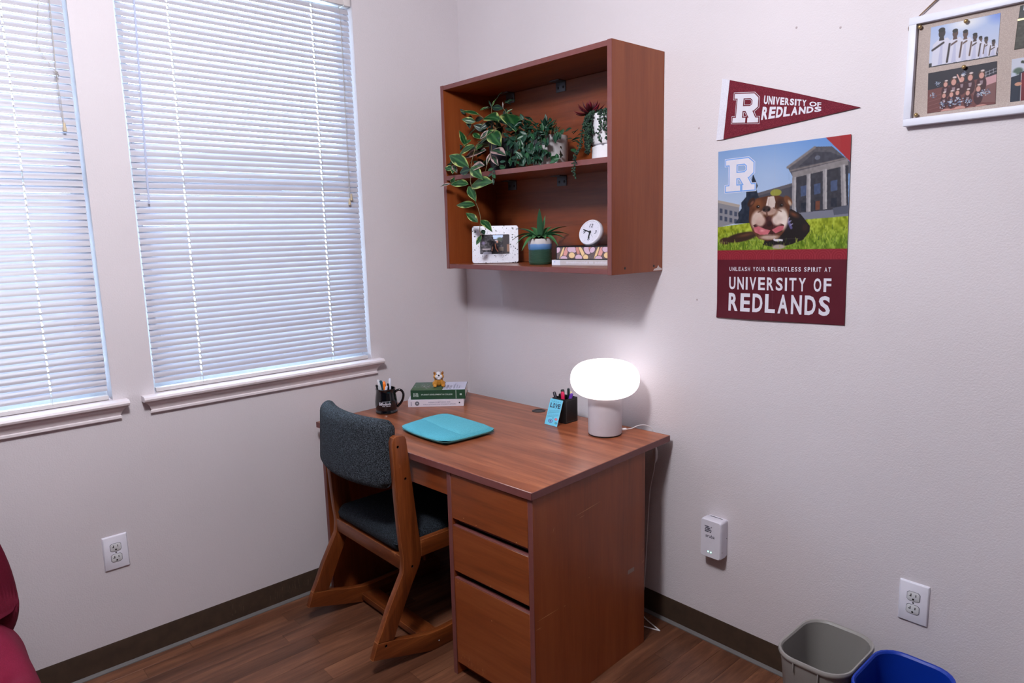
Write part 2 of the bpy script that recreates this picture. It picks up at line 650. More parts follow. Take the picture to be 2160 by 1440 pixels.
M_OAKY = wood('chair oak y', (70, 30, 10), (108, 52, 21), (142, 78, 38), 'Y', 3.0, 46.0, 0.34, worn=(190, 122, 74))
M_OAKX = wood('chair oak x', (70, 30, 10), (106, 51, 21), (140, 77, 38), 'X', 3.0, 46.0, 0.34, worn=(190, 122, 74))
M_CLOTH = fabric('charcoal upholstery', (10, 11, 14), (84, 92, 102), 800.0)
M_CLOTH2 = fabric('charcoal seat upholstery', (9, 11, 14), (52, 60, 70), 800.0)
M_BLACK = plain('black plastic', (16, 16, 18), 0.4)
M_STEEL = plain('screw steel', (120, 122, 126), 0.35, metal=0.9)
M_WHITE = plain('white plastic', (226, 224, 236), 0.32)
M_GREYP = plain('receptacle grey', (212, 212, 216), 0.35)
M_PRINT = printed('print', 0.5)
M_PRINT_MATT = printed('matt print', 0.7, 0.2)
M_INK_W = plain('white ink', (212, 210, 222), 0.5)
M_INK_K = plain('dark ink', (38, 40, 52), 0.5)
M_PAPER = plain('paper', (232, 228, 226), 0.7)

# ------------------------------------------------------------------ room shell
RX, RY = 3.9, -3.7
W_TOP, W_BOT = 2.47, 0.967
WINS = [(-1.433, -0.547), (-2.452, -1.566)]
mb = MB()
T = 0.14
cuts = [RY] + [c for w in reversed(WINS) for c in w] + [0.0 + T]
for i in range(len(cuts) - 1):
    y0, y1 = cuts[i], cuts[i + 1]
    if (y0, y1) in WINS:
        mb.box((-T, y0, 0), (0, y1, W_BOT - 0.02)).box((-T, y0, W_TOP), (0, y1, CEIL))
    else:
        mb.box((-T, y0, 0), (0, y1, CEIL))
wall_left = tag(mb.build('wall_left', M_WALL), kind='structure')
wall_right = tag(MB().box((0, 0, 0), (RX + T, T, CEIL)).build('wall_right', M_WALL), kind='structure')
M_FAR = wall_paint('low-bounce wall paint', (104, 92, 90))  # tone of the two unseen walls, set dark to cut bounced light
tag(MB().box((RX, RY, 0), (RX + T, 0, CEIL)).build('wall_rear', M_FAR), kind='structure')
tag(MB().box((-T, RY - T, 0), (RX + T, RY, CEIL)).build('wall_front', M_FAR), kind='structure')
tag(MB().box((-T, RY - T, CEIL), (RX + T, T, CEIL + 0.1)).build('ceiling', M_CEIL), kind='structure')
mb = MB()
for x, z in ((1.289, 1.838), (1.617, 2.087), (1.747, 2.059), (1.294, 1.258)):
    mb.ball((x, 0.0, z), (0.0035, 0.0012, 0.0035), u=8, v=5)
mb.build('nail_holes', plain('filled nail hole', (178, 164, 168), 0.8), wall_right)

# floor: slab plus the planks of the visible part, each a piece of its own
PW = 0.0755
floor = tag(MB().box((-T, RY - T, -0.12), (RX + T, T, -0.004)).build('floor', M_FLOOR), kind='structure')
plank_me = MB().box((0.0003, 0.0004, -0.004), (PW - 0.0003, 0.5996, 0.0), bev=0.0003, seg=1, smooth=False).mesh('plank', M_FLOOR)
prng = random.Random(11)
for k in range(0, 31):
    y = 0.0
    first = prng.uniform(0.1, 0.55)
    if k == 1:
        first = 0.62
    while y > -2.35:
        ln = first if y == 0.0 else prng.uniform(0.42, 0.6)
        p = link('plank', plank_me, floor)
        p.location = (k * PW, y - ln, 0)
        p.scale = (1, ln / 0.6, 1)
        y -= ln
MB().box((0, RY, -0.004), (31 * PW, -2.98, 0)).box((31 * PW, RY, -0.004), (RX, 0, 0)).build('floor_rest', M_FLOOR, floor)

def baseboard(name, along):
    prof = [(0.0, 0.0), (0.006, 0.0), (0.006, 0.004), (0.0035, 0.02), (0.003, 0.092), (0.0015, 0.0965), (0.0, 0.0965)]
    strip = [(0.0, 0.0), (0.016, 0.0), (0.0155, 0.003), (0.006, 0.0105), (0.0, 0.0105)]
    a, s = MB(), MB()
    if along == 'Y':
        a.prism(prof, 'Y', RY, -0.0, M=None)
        s.prism(strip, 'Y', RY, -0.0)
    else:
        a.prism([(-x, z) for x, z in prof], 'X', 0.0, RX)
        s.prism([(-x, z) for x, z in strip], 'X', 0.0, RX)
    b = tag(a.build(name, M_BASE), kind='structure')
    s.build('floor_strip', M_STRIP, b)
    return b
base_left = baseboard('baseboard_left', 'Y')
base_right = baseboard('baseboard_right', 'X')
# scuffs scratched into the vinyl base under the window
mb = MB()
srng = random.Random(5)
for i in range(46):
    y = srng.choice([-1.06, -1.01, -0.97, -0.9, -0.87, -1.2]) + srng.gauss(0, 0.03)
    z0 = srng.uniform(0.025, 0.06)
    z1 = z0 + srng.uniform(0.008, 0.03)
    w = srng.uniform(0.0004, 0.0018)
    dy = srng.gauss(0.001, 0.0012)
    mb.add([(0.0043, y, z0), (0.0043, y + w, z0), (0.0038, y + w + dy, z1), (0.0038, y + dy, z1)], [(0, 1, 2, 3)])
tag(mb.build('scuffs', M_SCUFF, base_left), kind='stuff')

# windows: frame, two panes, jambs, stool and apron
m_glass, nt, b = new_mat('window glass')
b.inputs['Base Color'].default_value = (1, 1, 1, 1)
b.inputs['Roughness'].default_value = 0.02
b.inputs['IOR'].default_value = 1.45
b.inputs['Transmission Weight'].default_value = 1.0
tr = nt.nodes.new('ShaderNodeBsdfTransparent')
tr.inputs['Color'].default_value = (0.93, 0.96, 0.97, 1)
mx = nt.nodes.new('ShaderNodeMixShader')
fr = nt.nodes.new('ShaderNodeFresnel')
gl = nt.nodes.new('ShaderNodeBsdfGlossy')
gl.inputs['Roughness'].default_value = 0.02
nt.links.new(fr.outputs[0], mx.inputs[0])
nt.links.new(tr.outputs[0], mx.inputs[1])
nt.links.new(gl.outputs[0], mx.inputs[2])
nt.links.new(mx.outputs[0], nt.nodes['Material Output'].inputs['Surface'])

for n, (y0, y1) in enumerate(WINS):
    w = MB()
    d0, d1, fw = -0.125, -0.075, 0.04
    w.box((d0, y0, W_BOT), (d1, y0 + fw, W_TOP)).box((d0, y1 - fw, W_BOT), (d1, y1, W_TOP))
    w.box((d0, y0 + fw, W_BOT), (d1, y1 - fw, W_BOT + fw)).box((d0, y0 + fw, W_TOP - fw), (d1, y1 - fw, W_TOP))
    win = tag(w.build('window_%d' % (n + 1), M_VINYL), kind='structure')
    MB().box((d0 + 0.01, y0 + fw, 1.70), (d1 - 0.005, y1 - fw, 1.74), bev=0.003).build('meeting_rail', M_VINYL, win)
    for z0, z1 in ((W_BOT + fw, 1.70), (1.74, W_TOP - fw)):
        MB().box((-0.104, y0 + fw, z0), (-0.1, y1 - fw, z1)).build('pane', m_glass, win)
    # stool: board with rounded nosing, running past the opening on both sides
    nose = [(-0.075, -0.018), (0.0, -0.018), (0.0, -0.0205), (0.034, -0.0205), (0.041, -0.017), (0.044, -0.010), (0.041, -0.003), (0.034, 0.0), (-0.075, 0.0)]
    s = MB()
    s.prism([(x, W_BOT + z) for x, z in nose if x <= 0.0][:2] + [(0.0, W_BOT), (-0.075, W_BOT)], 'Y', y0, y1)
    s.prism([(x, W_BOT + z) for x, z in nose if x >= 0.0 and z != -0.018] + [(0.0, W_BOT)], 'Y', y0 - 0.045, y1 + 0.042)
    s.build('window_sill', M_TRIM, win)
    ap = [(0.0, 0.0), (0.010, 0.0), (0.0135, 0.003), (0.0135, 0.0105), (0.0105, 0.0135), (0.0125, 0.018), (0.0165, 0.028), (0.0240, 0.038), (0.0320, 0.043), (0.0335, 0.047), (0.0, 0.047)]
    zt = W_BOT - 0.0205 - 0.047
    a = MB()
    ya, yb = y0 - 0.041, y1 + 0.038
    k = len(ap)
    vs = []
    for x, z in ap:   # mitred ends that lean in towards the wall
        vs.append((x, ya + (0.0335 - x) * 0.95, zt + z))
    for x, z in ap:
        vs.append((x, yb - (0.0335 - x) * 0.95, zt + z))
    a.add(vs, [(i, (i + 1) % k, (i + 1) % k + k, i + k) for i in range(k)] + [tuple(range(k))[::-1], tuple(range(k, 2 * k))], 0, smooth=True)
    a.build('window_apron', M_TRIM, win)

# ------------------------------------------------------------------ blinds
m_slat, nt, b = new_mat('blind slat vinyl')
b.inputs['Base Color'].default_value = rgba((184, 180, 188))
b.inputs['Roughness'].default_value = 0.38
tl = nt.nodes.new('ShaderNodeBsdfTranslucent')
tl.inputs['Color'].default_value = rgba((225, 232, 240))
mx = nt.nodes.new('ShaderNodeMixShader')
mx.inputs[0].default_value = 0.02
nt.links.new(b.outputs[0], mx.inputs[1])
nt.links.new(tl.outputs[0], mx.inputs[2])
nt.links.new(mx.outputs[0], nt.nodes['Material Output'].inputs['Surface'])
m_cord = plain('blind cord', (186, 180, 176), 0.8)
m_tass = plain('wooden tassel', (196, 178, 150), 0.5)
m_rail = plain('blind rail', (214, 208, 208), 0.35)
m_wand = plain('clear wand', (192, 200, 226), 0.2)

BW = 0.8675          # blind width
BX = -0.022         # distance of the blind's middle from the wall face
SLAT_TILT = math.radians(62)
PITCHZ = 0.02150
half = 0.0125
# crowned strip with a slot at each ladder cord
TS = (-1.0, -0.62, -0.3, 0.0, 0.3, 0.55, 1.0)
YS_ = (-BW / 2, -0.2724, -0.2676, 0.2676, 0.2724, BW / 2)
vs, fs = [], []
for side in (0, 1):
    for y in YS_:
        for t in TS:
            vs.append((t * half, y, 0.0024 * (1 - t * t) + (0.0004 if side else 0)))
nt_, ny_ = len(TS), len(YS_)
o_ = nt_ * ny_
for j in range(ny_ - 1):
    for i in range(nt_ - 1):
        a = j * nt_ + i
        if j in (1, 3) and 1 <= i <= 4:
            continue
        fs.append((a, a + nt_, a + nt_ + 1, a + 1))
        fs.append((o_ + a, o_ + a + 1, o_ + a + nt_ + 1, o_ + a + nt_))
    for a in (j * nt_, j * nt_ + nt_ - 1):
        fs.append((a, a + nt_, o_ + a + nt_, o_ + a))
for j in (0, ny_ - 1):
    for i in range(nt_ - 1):
        a = j * nt_ + i
        fs.append((a, a + 1, o_ + a + 1, o_ + a))
smb = MB()
# room edge (+x) down, crown towards the room
smb.add(vs, fs, 0, rot('Y', SLAT_TILT), True)
slat_me = smb.mesh('slat', m_slat)

def make_blind(yc, label, group, lift, wand, knot):
    t = thing('window_blind', label, 'blind', (BX, yc, 0), 0, group)
    z_head0, z_head1 = 2.428, 2.466
    h = MB().box((-0.02, -BW / 2 - 0.003, z_head0), (0.02, BW / 2 + 0.003, z_head1), bev=0.002)
    h.build('headrail', m_rail, t)
    for s in (-1, 1):
        MB().box((-0.021, s * (BW / 2 - 0.012) - 0.014, z_head0 - 0.002), (0.0225, s * (BW / 2 - 0.012) + 0.0145, z_head1 + 0.002), bev=0.0015).build('end_bracket', m_rail, t)
    z = z_head0 - 0.020
    i = 0
    jit = random.Random(int(-yc * 100))
    zs = []
    while z > W_BOT + 0.034:
        o = link('slat', slat_me, t)
        o.location = (0, 0, z)
        o.rotation_euler = (jit.gauss(0, 0.0006), jit.gauss(0, 0.035), 0)
        zs.append(z)
        z -= PITCHZ
    zb = W_BOT + 0.010
    MB().box((-0.013, -BW / 2, zb - 0.008), (0.013, BW / 2, zb + 0.007), bev=0.003).build('bottom_rail', m_rail, t)
    for yy in (-0.27, 0.27):
        c = MB()
        for x in (-0.0135, 0.0135):
            c.tube([(x, yy, z_head0), (x, yy, zb)], 0.0006, 5)
        for z in zs:
            c.tube([(-0.0125, yy, z + 0.008), (0.0, yy, z - 0.002), (0.0125, yy, z - 0.0135)], 0.0004, 4)
        c.build('ladder_cord', m_cord, t)
        MB().box((-0.005, yy - 0.003, zb + 0.006), (0.005, yy + 0.003, zb + 0.0085)).build('cord_button', m_rail, t)
    x = 0.020
    c = MB()
    for pts in lift:
        c.tube([(x + 0.002 * (j % 2), yy - yc, zz) for j, (yy, zz) in enumerate(pts)], 0.0008, 5)
    lc = c.build('lift_cord', m_cord, t)
    if knot:
        kb = MB()
        kr = random.Random(3)
        pts = [(x + 0.004 + kr.uniform(-0.004, 0.006), knot[0] - yc + kr.uniform(-0.008, 0.008), knot[1] + kr.uniform(-0.012, 0.012)) for _ in range(16)]
        kb.tube(pts, 0.0009, 5)
        kb.build('cord_knot', m_cord, t)
    for yy, zz in (lift[0][-1], (lift[-1][-1][0] + 0.006, lift[-1][-1][1] + 0.012)) if not knot else (lift[0][-1],):
        q = MB()
        q.lathe([(0.0022, 0.012), (0.0032, 0.0115), (0.0058, -0.012), (0.0058, -0.0145), (0.003, -0.0155)], 12, M=at(x + 0.001, yy - yc, zz))
        q.build('tassel', m_tass, t)
    if wand:
        q = MB()
        q.tube([(x + 0.003, p - yc, z) for p, z in wand], 0.0036, 6)
        q.tube([(x - 0.004, wand[0][0] - yc, z_head0 - 0.002), (x + 0.003, wand[0][0] - yc, wand[0][1])], 0.0015, 6)
        q.build('tilt_wand', m_wand, t)
    return t

make_blind(-0.990, 'wide white blind in the window nearer the wall bookshelf, clear wand hanging on one side', 'closed white mini blinds',
           [[(-0.606, 2.426), (-0.603, 2.36), (-0.605, 2.022), (-0.609, 1.70), (-0.609, 1.648)], [(-0.606, 2.426), (-0.601, 2.33), (-0.602, 2.0), (-0.6055, 1.655)]],
           [(-1.366, 2.395), (-1.387, 1.632)], None)
make_blind(-2.009, 'white blind in the window farther from the bookshelf, its lift cord tied in a knot', 'closed white mini blinds',
           [[(-1.604, 2.426), (-1.611, 2.256), (-1.617, 2.03), (-1.613, 1.95), (-1.612, 1.873)], [(-1.608, 2.426), (-1.615, 2.2), (-1.618, 2.03), (-1.618, 1.94), (-1.6125, 1.876)],
            [(-1.632, 2.426), (-1.641, 2.25), (-1.659, 2.12), (-1.650, 2.09), (-1.617, 2.036)]],
           None, (-1.618, 2.03))

# ceiling lamp that lights the room (above the frame)
t = thing('ceiling_light', 'round white ceiling light with a frosted bowl', 'ceiling light', (LAMP_AT[0], LAMP_AT[1], CEIL))
MB().lathe([(0.001, -0.001), (0.19, -0.001), (0.195, -0.012), (0.19, -0.022), (0.001, -0.022)], 40, cap=False).build('housing', M_WHITE, t)
MB().lathe([(0.001, -0.085), (0.06, -0.082), (0.12, -0.068), (0.16, -0.045), (0.178, -0.0225)], 40, cap=False).build('bowl', plain('lit bowl', (250, 246, 240), 0.6, emit=((255, 240, 246), 2.0)), t)

# ------------------------------------------------------------------ desk (turned slightly against the walls)
DR = 0.0638
def desk_world(lx, ly):
    c, s = math.cos(DR), math.sin(DR)
    x, y = lx - 1.17, ly + 0.74
    return 1.17 + c * x - s * y, -0.74 + s * x + c * y
ZD = 0.7549
DC = (0.653, -0.408)
dx, dy = desk_world(*DC)
desk = thing('desk', 'cherry laminate pedestal desk with three drawers in the corner of the room', 'desk', (dx, dy, 0), DR)

def dbox(mb, x0, x1, y0, y1, z0, z1, mi=0, bev=0.0012):
    return mb.box((x0 - DC[0], y0 - DC[1], z0), (x1 - DC[0], y1 - DC[1], z1), mi, bev, 1)

X0, X1, YF, YB = 0.0521, 1.254, -0.7846, -0.0307
TOPB = ZD - 0.0237
mb = MB()
dbox(mb, X0 + 0.002, X1 - 0.002, YF + 0.002, YB - 0.002, TOPB, ZD)
desktop = mb.build('desktop', M_TOP, desk)
mb = MB()
dbox(mb, X0, X1, YF, YF + 0.0022, TOPB + 0.0004, ZD - 0.0004, bev=0.0006)
dbox(mb, X0, X1, YB - 0.0022, YB, TOPB + 0.0004, ZD - 0.0004, bev=0.0006)
dbox(mb, X0, X0 + 0.0022, YF, YB, TOPB + 0.0004, ZD - 0.0004, bev=0.0006)
dbox(mb, X1 - 0.0022, X1, YF, YB, TOPB + 0.0004, ZD - 0.0004, bev=0.0006)
mb.build('edge_band', M_EDGE, desktop)

def panel(name, x0, x1, y0, y1, z0, z1, mat, band=True):
    mb = MB()
    dbox(mb, x0, x1, y0 + (0.002 if band else 0), y1, z0, z1)
    o = mb.build(name, mat, desk)
    if band:
        mb = MB()
        dbox(mb, x0, x1, y0, y0 + 0.002, z0, z1, bev=0.0006)
        mb.build('edge_band', M_EDGE, o)
    return o
PF, PB = -0.7772, -0.185
side = panel('side_panel', 1.2299, 1.2489, PF, PB, 0.0, TOPB - 0.0005, M_LAM_Z)
panel('inner_panel', 0.8630, 0.8820, PF, PB, 0.0, TOPB - 0.0005, M_LAM_Z)
panel('side_panel', 0.072, 0.091, PF, PB, 0.0, TOPB - 0.0005, M_LAM_Z)
panel('back_panel', 0.0915, 0.8625, -0.215, -0.199, 0.18, TOPB - 0.0005, M_LAM_X, False)
panel('back_panel', 0.8825, 1.2294, -0.215, -0.199, 0.03, TOPB - 0.0005, M_LAM_X, False)
panel('kick_plate', 0.8825, 1.2294, -0.735, -0.72, 0.0, 0.05, M_LAM_X, False)

def drawer(name, x0, x1, y, z0, z1, depth):
    mb = MB()
    dbox(mb, x0, x1, y, y + 0.018, z0, z1 - 0.0015)
    o = mb.build(name, M_LAM_X, desk)
    lip = MB()
    dbox(lip, x0, x1, y + 0.0005, y + 0.018, z1 - 0.0015, z1 + 0.0012, bev=0.0005)
    lip.build('edge_band', M_EDGE, o)
    bx = MB()
    dbox(bx, x0 + 0.012, x1 - 0.012, y + 0.0185, y + 0.034, z0 + 0.01, z1 - 0.03)
    dbox(bx, x0 + 0.012, x0 + 0.024, y + 0.034, y + depth, z0 + 0.01, z1 - 0.03)
    dbox(bx, x1 - 0.024, x1 - 0.012, y + 0.034, y + depth, z0 + 0.01, z1 - 0.03)
    dbox(bx, x0 + 0.024, x1 - 0.024, y + 0.034, y + depth, z0 + 0.01, z0 + 0.02)
    bx.build('drawer_box', M_BLACK, o)
    return o
d1 = drawer('drawer', 0.8838, 1.2281, PF + 0.0015, 0.5715, TOPB - 0.004, 0.45)
d2 = drawer('drawer', 0.8838, 1.2281, PF + 0.0015, 0.3860, 0.5465, 0.45)
d3 = drawer('drawer', 0.8838, 1.2281, PF + 0.0015, 0.0480, 0.3600, 0.45)
panel('drawer_divider', 0.8825, 1.2294, PF + 0.03, PF + 0.045, 0.5475, 0.5705, M_EDGE, False)
panel('drawer_divider', 0.8825, 1.2294, PF + 0.03, PF + 0.045, 0.3615, 0.385, M_EDGE, False)
drawer('pencil_drawer', 0.0925, 0.8620, -0.762, 0.638, TOPB - 0.003, 0.4)
# chips and scratches: pale slivers on the veneer
m_scr = plain('scratched veneer', (190, 130, 88), 0.6)
m_tape = plain('tape residue', (140, 112, 104), 0.5)
mb = MB()
XS = 1.2489 + 0.0003 - DC[0]
def sliver(y0, z0, y1, z1, w):
    d = Vector((y1 - y0, z1 - z0)).normalized()
    n = Vector((-d.y, d.x)) * w
    mid = ((y0 + y1) / 2, (z0 + z1) / 2)
    q = [(y0, z0), (mid[0] - n.x, mid[1] - n.y), (y1, z1), (mid[0] + n.x, mid[1] + n.y)]
    mb.add([(XS, a - DC[1], b) for a, b in q], [(0, 1, 2, 3)])
for s in ((-0.584, 0.616, -0.443, 0.626, 0.0012), (-0.56, 0.603, -0.53, 0.606, 0.0009), (-0.771, 0.339, -0.661, 0.339, 0.0014), (-0.772, 0.313, -0.744, 0.312, 0.0012),
          (-0.689, 0.595, -0.678, 0.618, 0.0008), (-0.202, 0.315, -0.19, 0.325, 0.0015), (-0.20, 0.36, -0.192, 0.372, 0.0012), (-0.512, 0.381, -0.508, 0.384, 0.0016), (-0.64, 0.335, -0.63, 0.336, 0.001)):
    sliver(*s)
tag(mb.build('scratches', m_scr, side), kind='stuff')
MB().box((XS - 0.0002, -0.290 - DC[1], 0.3065), (XS + 0.0002, -0.2515 - DC[1], 0.3215)).build('tape_residue', m_tape, side)
mb = MB()
YS = PF + 0.0012
srng = random.Random(2)
for i in range(26):
    x = srng.uniform(0.9, 1.02) - DC[0]
    z = srng.uniform(0.056, 0.085) - (x + DC[0] - 0.9) * 0.08
    mb.add([(x, YS - DC[1], z), (x + 0.0008, YS - DC[1], z), (x + 0.001, YS - DC[1], z + srng.uniform(0.004, 0.02))], [(0, 1, 2)])
for x, z in ((1.06, 0.27), (0.94, 0.585), (1.0, 0.578), (1.18, 0.575), (1.06, 0.39), (0.9, 0.345)):
    mb.box((x - DC[0] - 0.0015, YS - DC[1] - 0.0003, z), (x - DC[0] + 0.002, YS - DC[1], z + 0.0025))
tag(mb.build('scratches', m_scr, d3), kind='stuff')
g = MB()
g.lathe([(0.018, ZD - 0.012), (0.0195, ZD + 0.0012), (0.0265, ZD + 0.0022), (0.0295, ZD + 0.0008), (0.0295, ZD - 0.001)], 28, M=at(0.645 - DC[0], -0.076 - DC[1], 0), cap=False)
g.lathe([(0.0005, ZD + 0.0006), (0.0195, ZD + 0.0006)], 28, M=at(0.645 - DC[0], -0.076 - DC[1], 0), cap=False)
g.build('cable_grommet', M_BLACK, desk)

# ------------------------------------------------------------------ two-position sled chair
chair = thing('desk_chair', 'wooden sled-base chair with charcoal speckled upholstery pushed up to the desk', 'chair', (0.46, -0.75, 0))
LEG = [(-0.9040, 0.815), (-0.9030, 0.774), (-0.8980, 0.617), (-0.8920, 0.501), (-0.8880, 0.44), (-0.8835, 0.405), (-0.8830, 0.375), (-0.8880, 0.340), (-0.9120, 0.298), (-0.9520, 0.228), (-0.9800, 0.167), (-1.0010, 0.127),
       (-0.9360, 0.1135), (-0.8960, 0.202), (-0.8500, 0.291), (-0.8160, 0.352), (-0.8060, 0.385), (-0.8070, 0.43), (-0.8140, 0.476), (-0.8290, 0.637), (-0.8420, 0.772), (-0.8465, 0.818), (-0.8520, 0.830), (-0.8600, 0.8345), (-0.8860, 0.8365), (-0.8975, 0.832)]
SKID = [(-1.0240, 0.071), (-1.0020, 0.1262), (-0.9360, 0.1125), (-0.8460, 0.086), (-0.7800, 0.072), (-0.7240, 0.069), (-0.6500, 0.072), (-0.42, 0.074), (-0.40, 0.07), (-0.39, 0.05), (-0.39, 0.0), (-0.7600, 0.0), (-0.7880, 0.003), (-0.85, 0.0205), (-0.9160, 0.039)]
PROP = [(-0.47, 0.0735), (-0.42, 0.0735), (-0.425, 0.20), (-0.44, 0.385), (-0.49, 0.385), (-0.482, 0.20)]
def side_frame(xa, xb):
    b = 0.004
    leg = MB().prism(LEG, 'X', xa, xb, 0, b, 2).build('rear_leg', M_OAK, chair, True)
    skid = MB().prism(SKID, 'X', xa, xb, 0, b, 2).build('skid', M_OAKY, chair, True)
    MB().prism(PROP, 'X', xa, xb, 0, b, 2).build('front_leg', M_OAK, chair, True)
    MB().box((xa, -0.808, 0.378), (xb, -0.41, 0.440), 0, b).build('seat_rail', M_OAKY, chair, True)
    return leg, skid
XN0, XN1, XF0, XF1 = 0.687, 0.713, 0.209, 0.235
leg_n, skid_n = side_frame(XN0, XN1)
side_frame(XF0, XF1)
MB().box((XF1 - 0.004, -0.882, 0.345), (XN0 + 0.004, -0.860, 0.398), 0, 0.003).build('rear_rail', M_OAKX, chair, True)
MB().box((XF1 - 0.004, -0.44, 0.345), (XN0 + 0.004, -0.418, 0.398), 0, 0.003).build('front_rail', M_OAKX, chair, True)
MB().box((XF1 - 0.004, -0.792, 0.016), (XN0 + 0.004, -0.718, 0.042), 0, 0.003).build('floor_stretcher', M_OAKX, chair, True)
for y, z, par in ((-0.883, 0.799, leg_n), (-0.859, 0.681, leg_n), (-0.848, 0.356, leg_n), (-0.97, 0.106, skid_n)):
    MB().lathe([(0.0046, 0.0), (0.0046, 0.0006), (0.003, -0.0015)], 12, M=at(XN1 - 0.46, y + 0.75, z) @ rot('Y', PI / 2)).build('screw_hole', M_BLACK, par)
MB().ball((XN1 - 0.46, -0.748 + 0.75, 0.029), (0.0012, 0.0025, 0.0025), u=8, v=6).build('paint_spot', M_INK_W, skid_n)

def cushion(name, fn, nu, nv, mat):
    """closed pillow: fn(u, v, side) gives a point; u, v in -1..1"""
    vs, fs = [], []
    for side_ in (1, -1):
        for j in range(nv + 1):
            for i in range(nu + 1):
                vs.append(fn(-1 + 2 * i / nu, -1 + 2 * j / nv, side_))
    w = nu + 1
    o = w * (nv + 1)
    for j in range(nv):
        for i in range(nu):
            a = j * w + i
            fs.append((a, a + 1, a + w + 1, a + w))
            fs.append((o + a, o + a + w, o + a + w + 1, o + a + 1))
    bm = bmesh.new()
    bv = [bm.verts.new(v) for v in vs]
    for f in fs:
        bm.faces.new([bv[i] for i in f])
    bmesh.ops.remove_doubles(bm, verts=list(bm.verts), dist=1e-5)
    bmesh.ops.recalc_face_normals(bm, faces=list(bm.faces))
    bm.verts.index_update()
    m = MB()
    m.add([v.co for v in bm.verts], [[v.index for v in f.verts] for f in bm.faces], 0, None, True)
    bm.free()
    return m

def soft(u, v, p=6.0):
    """pillow thickness profile: full inside, falling to 0 at the rim"""
    a = max(0.0, 1 - abs(u) ** p) ** 0.5
    b = max(0.0, 1 - abs(v) ** p) ** 0.5
    return a * b

def spread_(t):
    return math.sin(t * PI / 2) if abs(t) < 1 else t

def round_rim(uu, vv, hx, hy, r):
    """1 inside, falling like a quarter circle within r of the rim; corners rounded too"""
    ex, ey = max(0.0, r - (1 - abs(uu)) * hx), max(0.0, r - (1 - abs(vv)) * hy)
    return math.sqrt(max(0.0, 1 - min(1.0, (ex * ex + ey * ey) / (r * r))))

def rim_spread(t):
    """samples crowd towards the rim"""
    return math.copysign(1 - (1 - abs(t)) ** 1.9, t)

def round_corner(uu, vv, hx, hy, r):
    """pull points of the corner square onto a rounded outline"""
    dx, dy = abs(uu) * hx - (hx - r), abs(vv) * hy - (hy - r)
    if dx > 0 and dy > 0:
        m_ = max(dx, dy)
        k = m_ / math.hypot(dx, dy)
        return math.copysign((hx - r + dx * k) / hx, uu), math.copysign((hy - r + dy * k) / hy, vv)
    return uu, vv

def back_pt(u, v, s):
    hx, hz, r = 0.2310, 0.121, 0.034
    uu, vv = rim_spread(u), rim_spread(v)
    th = round_rim(uu, vv, hx, hz, r)
    uu, vv = round_corner(uu, vv, hx, hz, 0.030)
    x = 0.4545 + uu * hx
    z = 0.765 + vv * hz
    yc = -0.884 - 0.050 * (1 - uu * uu) - 0.008 * (1 - vv)
    return (x - 0.46, yc - s * 0.033 * th + 0.75, z)
cushion('backrest', back_pt, 36, 24, M_CLOTH).build('backrest', M_CLOTH, chair)

def seat_pt(u, v, s):
    hx, hy, r = 0.2245, 0.238, 0.034
    uu, vv = rim_spread(u), rim_spread(v)
    th = round_rim(uu, vv, hx, hy, r)
    uu, vv = round_corner(uu, vv, hx, hy, 0.035)
    x = 0.461 + uu * hx
    y = -0.650 + vv * hy
    dome = 0.006 * (1 - uu * uu) * (1 - vv * vv)
    return (x - 0.46, y + 0.75, 0.432 + (0.030 * th + dome if s > 0 else -0.033 * th))
cushion('seat', seat_pt, 34, 34, M_CLOTH2).build('seat', M_CLOTH2, chair)

# ------------------------------------------------------------------ wall bookshelf
BX0, BX1, BD, BZ0, BZ1 = 0.227, 1.147, 0.285, 1.3549, 2.1105
TH = 0.019
shelf = thing('bookshelf', 'cherry laminate two-tier bookshelf hung on the wall above the desk', 'bookshelf', (BX0, 0, BZ0))
def sbox(name, x0, x1, y0, y1, z0, z1, mat, band=None):
    m = MB().box((x0, y0, z0), (x1, y1, z1), 0, 0.0008, 1)
    o = m.build(name, mat, shelf, True)
    if band:
        MB().box((x0 + 0.0002, y0 - 0.0018, z0 + 0.0002), (x1 - 0.0002, y0 + 0.0002, z1 - 0.0002), 0, 0.0006, 1).build('edge_band', M_EDGE, o).matrix_parent_inverse = Matrix.Identity(4)
        o2 = [c for c in o.children][0]
        o2.data.transform(shelf.matrix_basis.inverted())
    return o
YF_ = -BD + 0.0018
sp = sbox('side_panel', BX1 - TH, BX1, YF_, -0.001, BZ0, BZ1, M_LAM_Z, True)
sbox('side_panel', BX0, BX0 + TH, YF_, -0.001, BZ0, BZ1, M_LAM_Z, True)
IX0, IX1 = BX0 + TH + 0.0002, BX1 - TH - 0.0002
sbox('top_panel', IX0, IX1, YF_ + 0.001, -0.001, BZ1 - TH, BZ1 - 0.001, M_LAM_X, True)
sbox('bottom_panel', IX0, IX1, YF_ + 0.001, -0.001, BZ0 + 0.002, BZ0 + 0.002 + TH, M_LAM_X, True)
SZ = 1.7448
sbox('shelf', IX0, IX1, YF_ + 0.001, -0.012, SZ - TH, SZ, M_LAM_X, True)
sbox('back_panel', IX0, IX1, -0.010, -0.002, BZ0 + 0.022, BZ1 - TH - 0.001, M_LAM_X)
BZT = BZ0 + 0.002 + TH       # top of the lower board
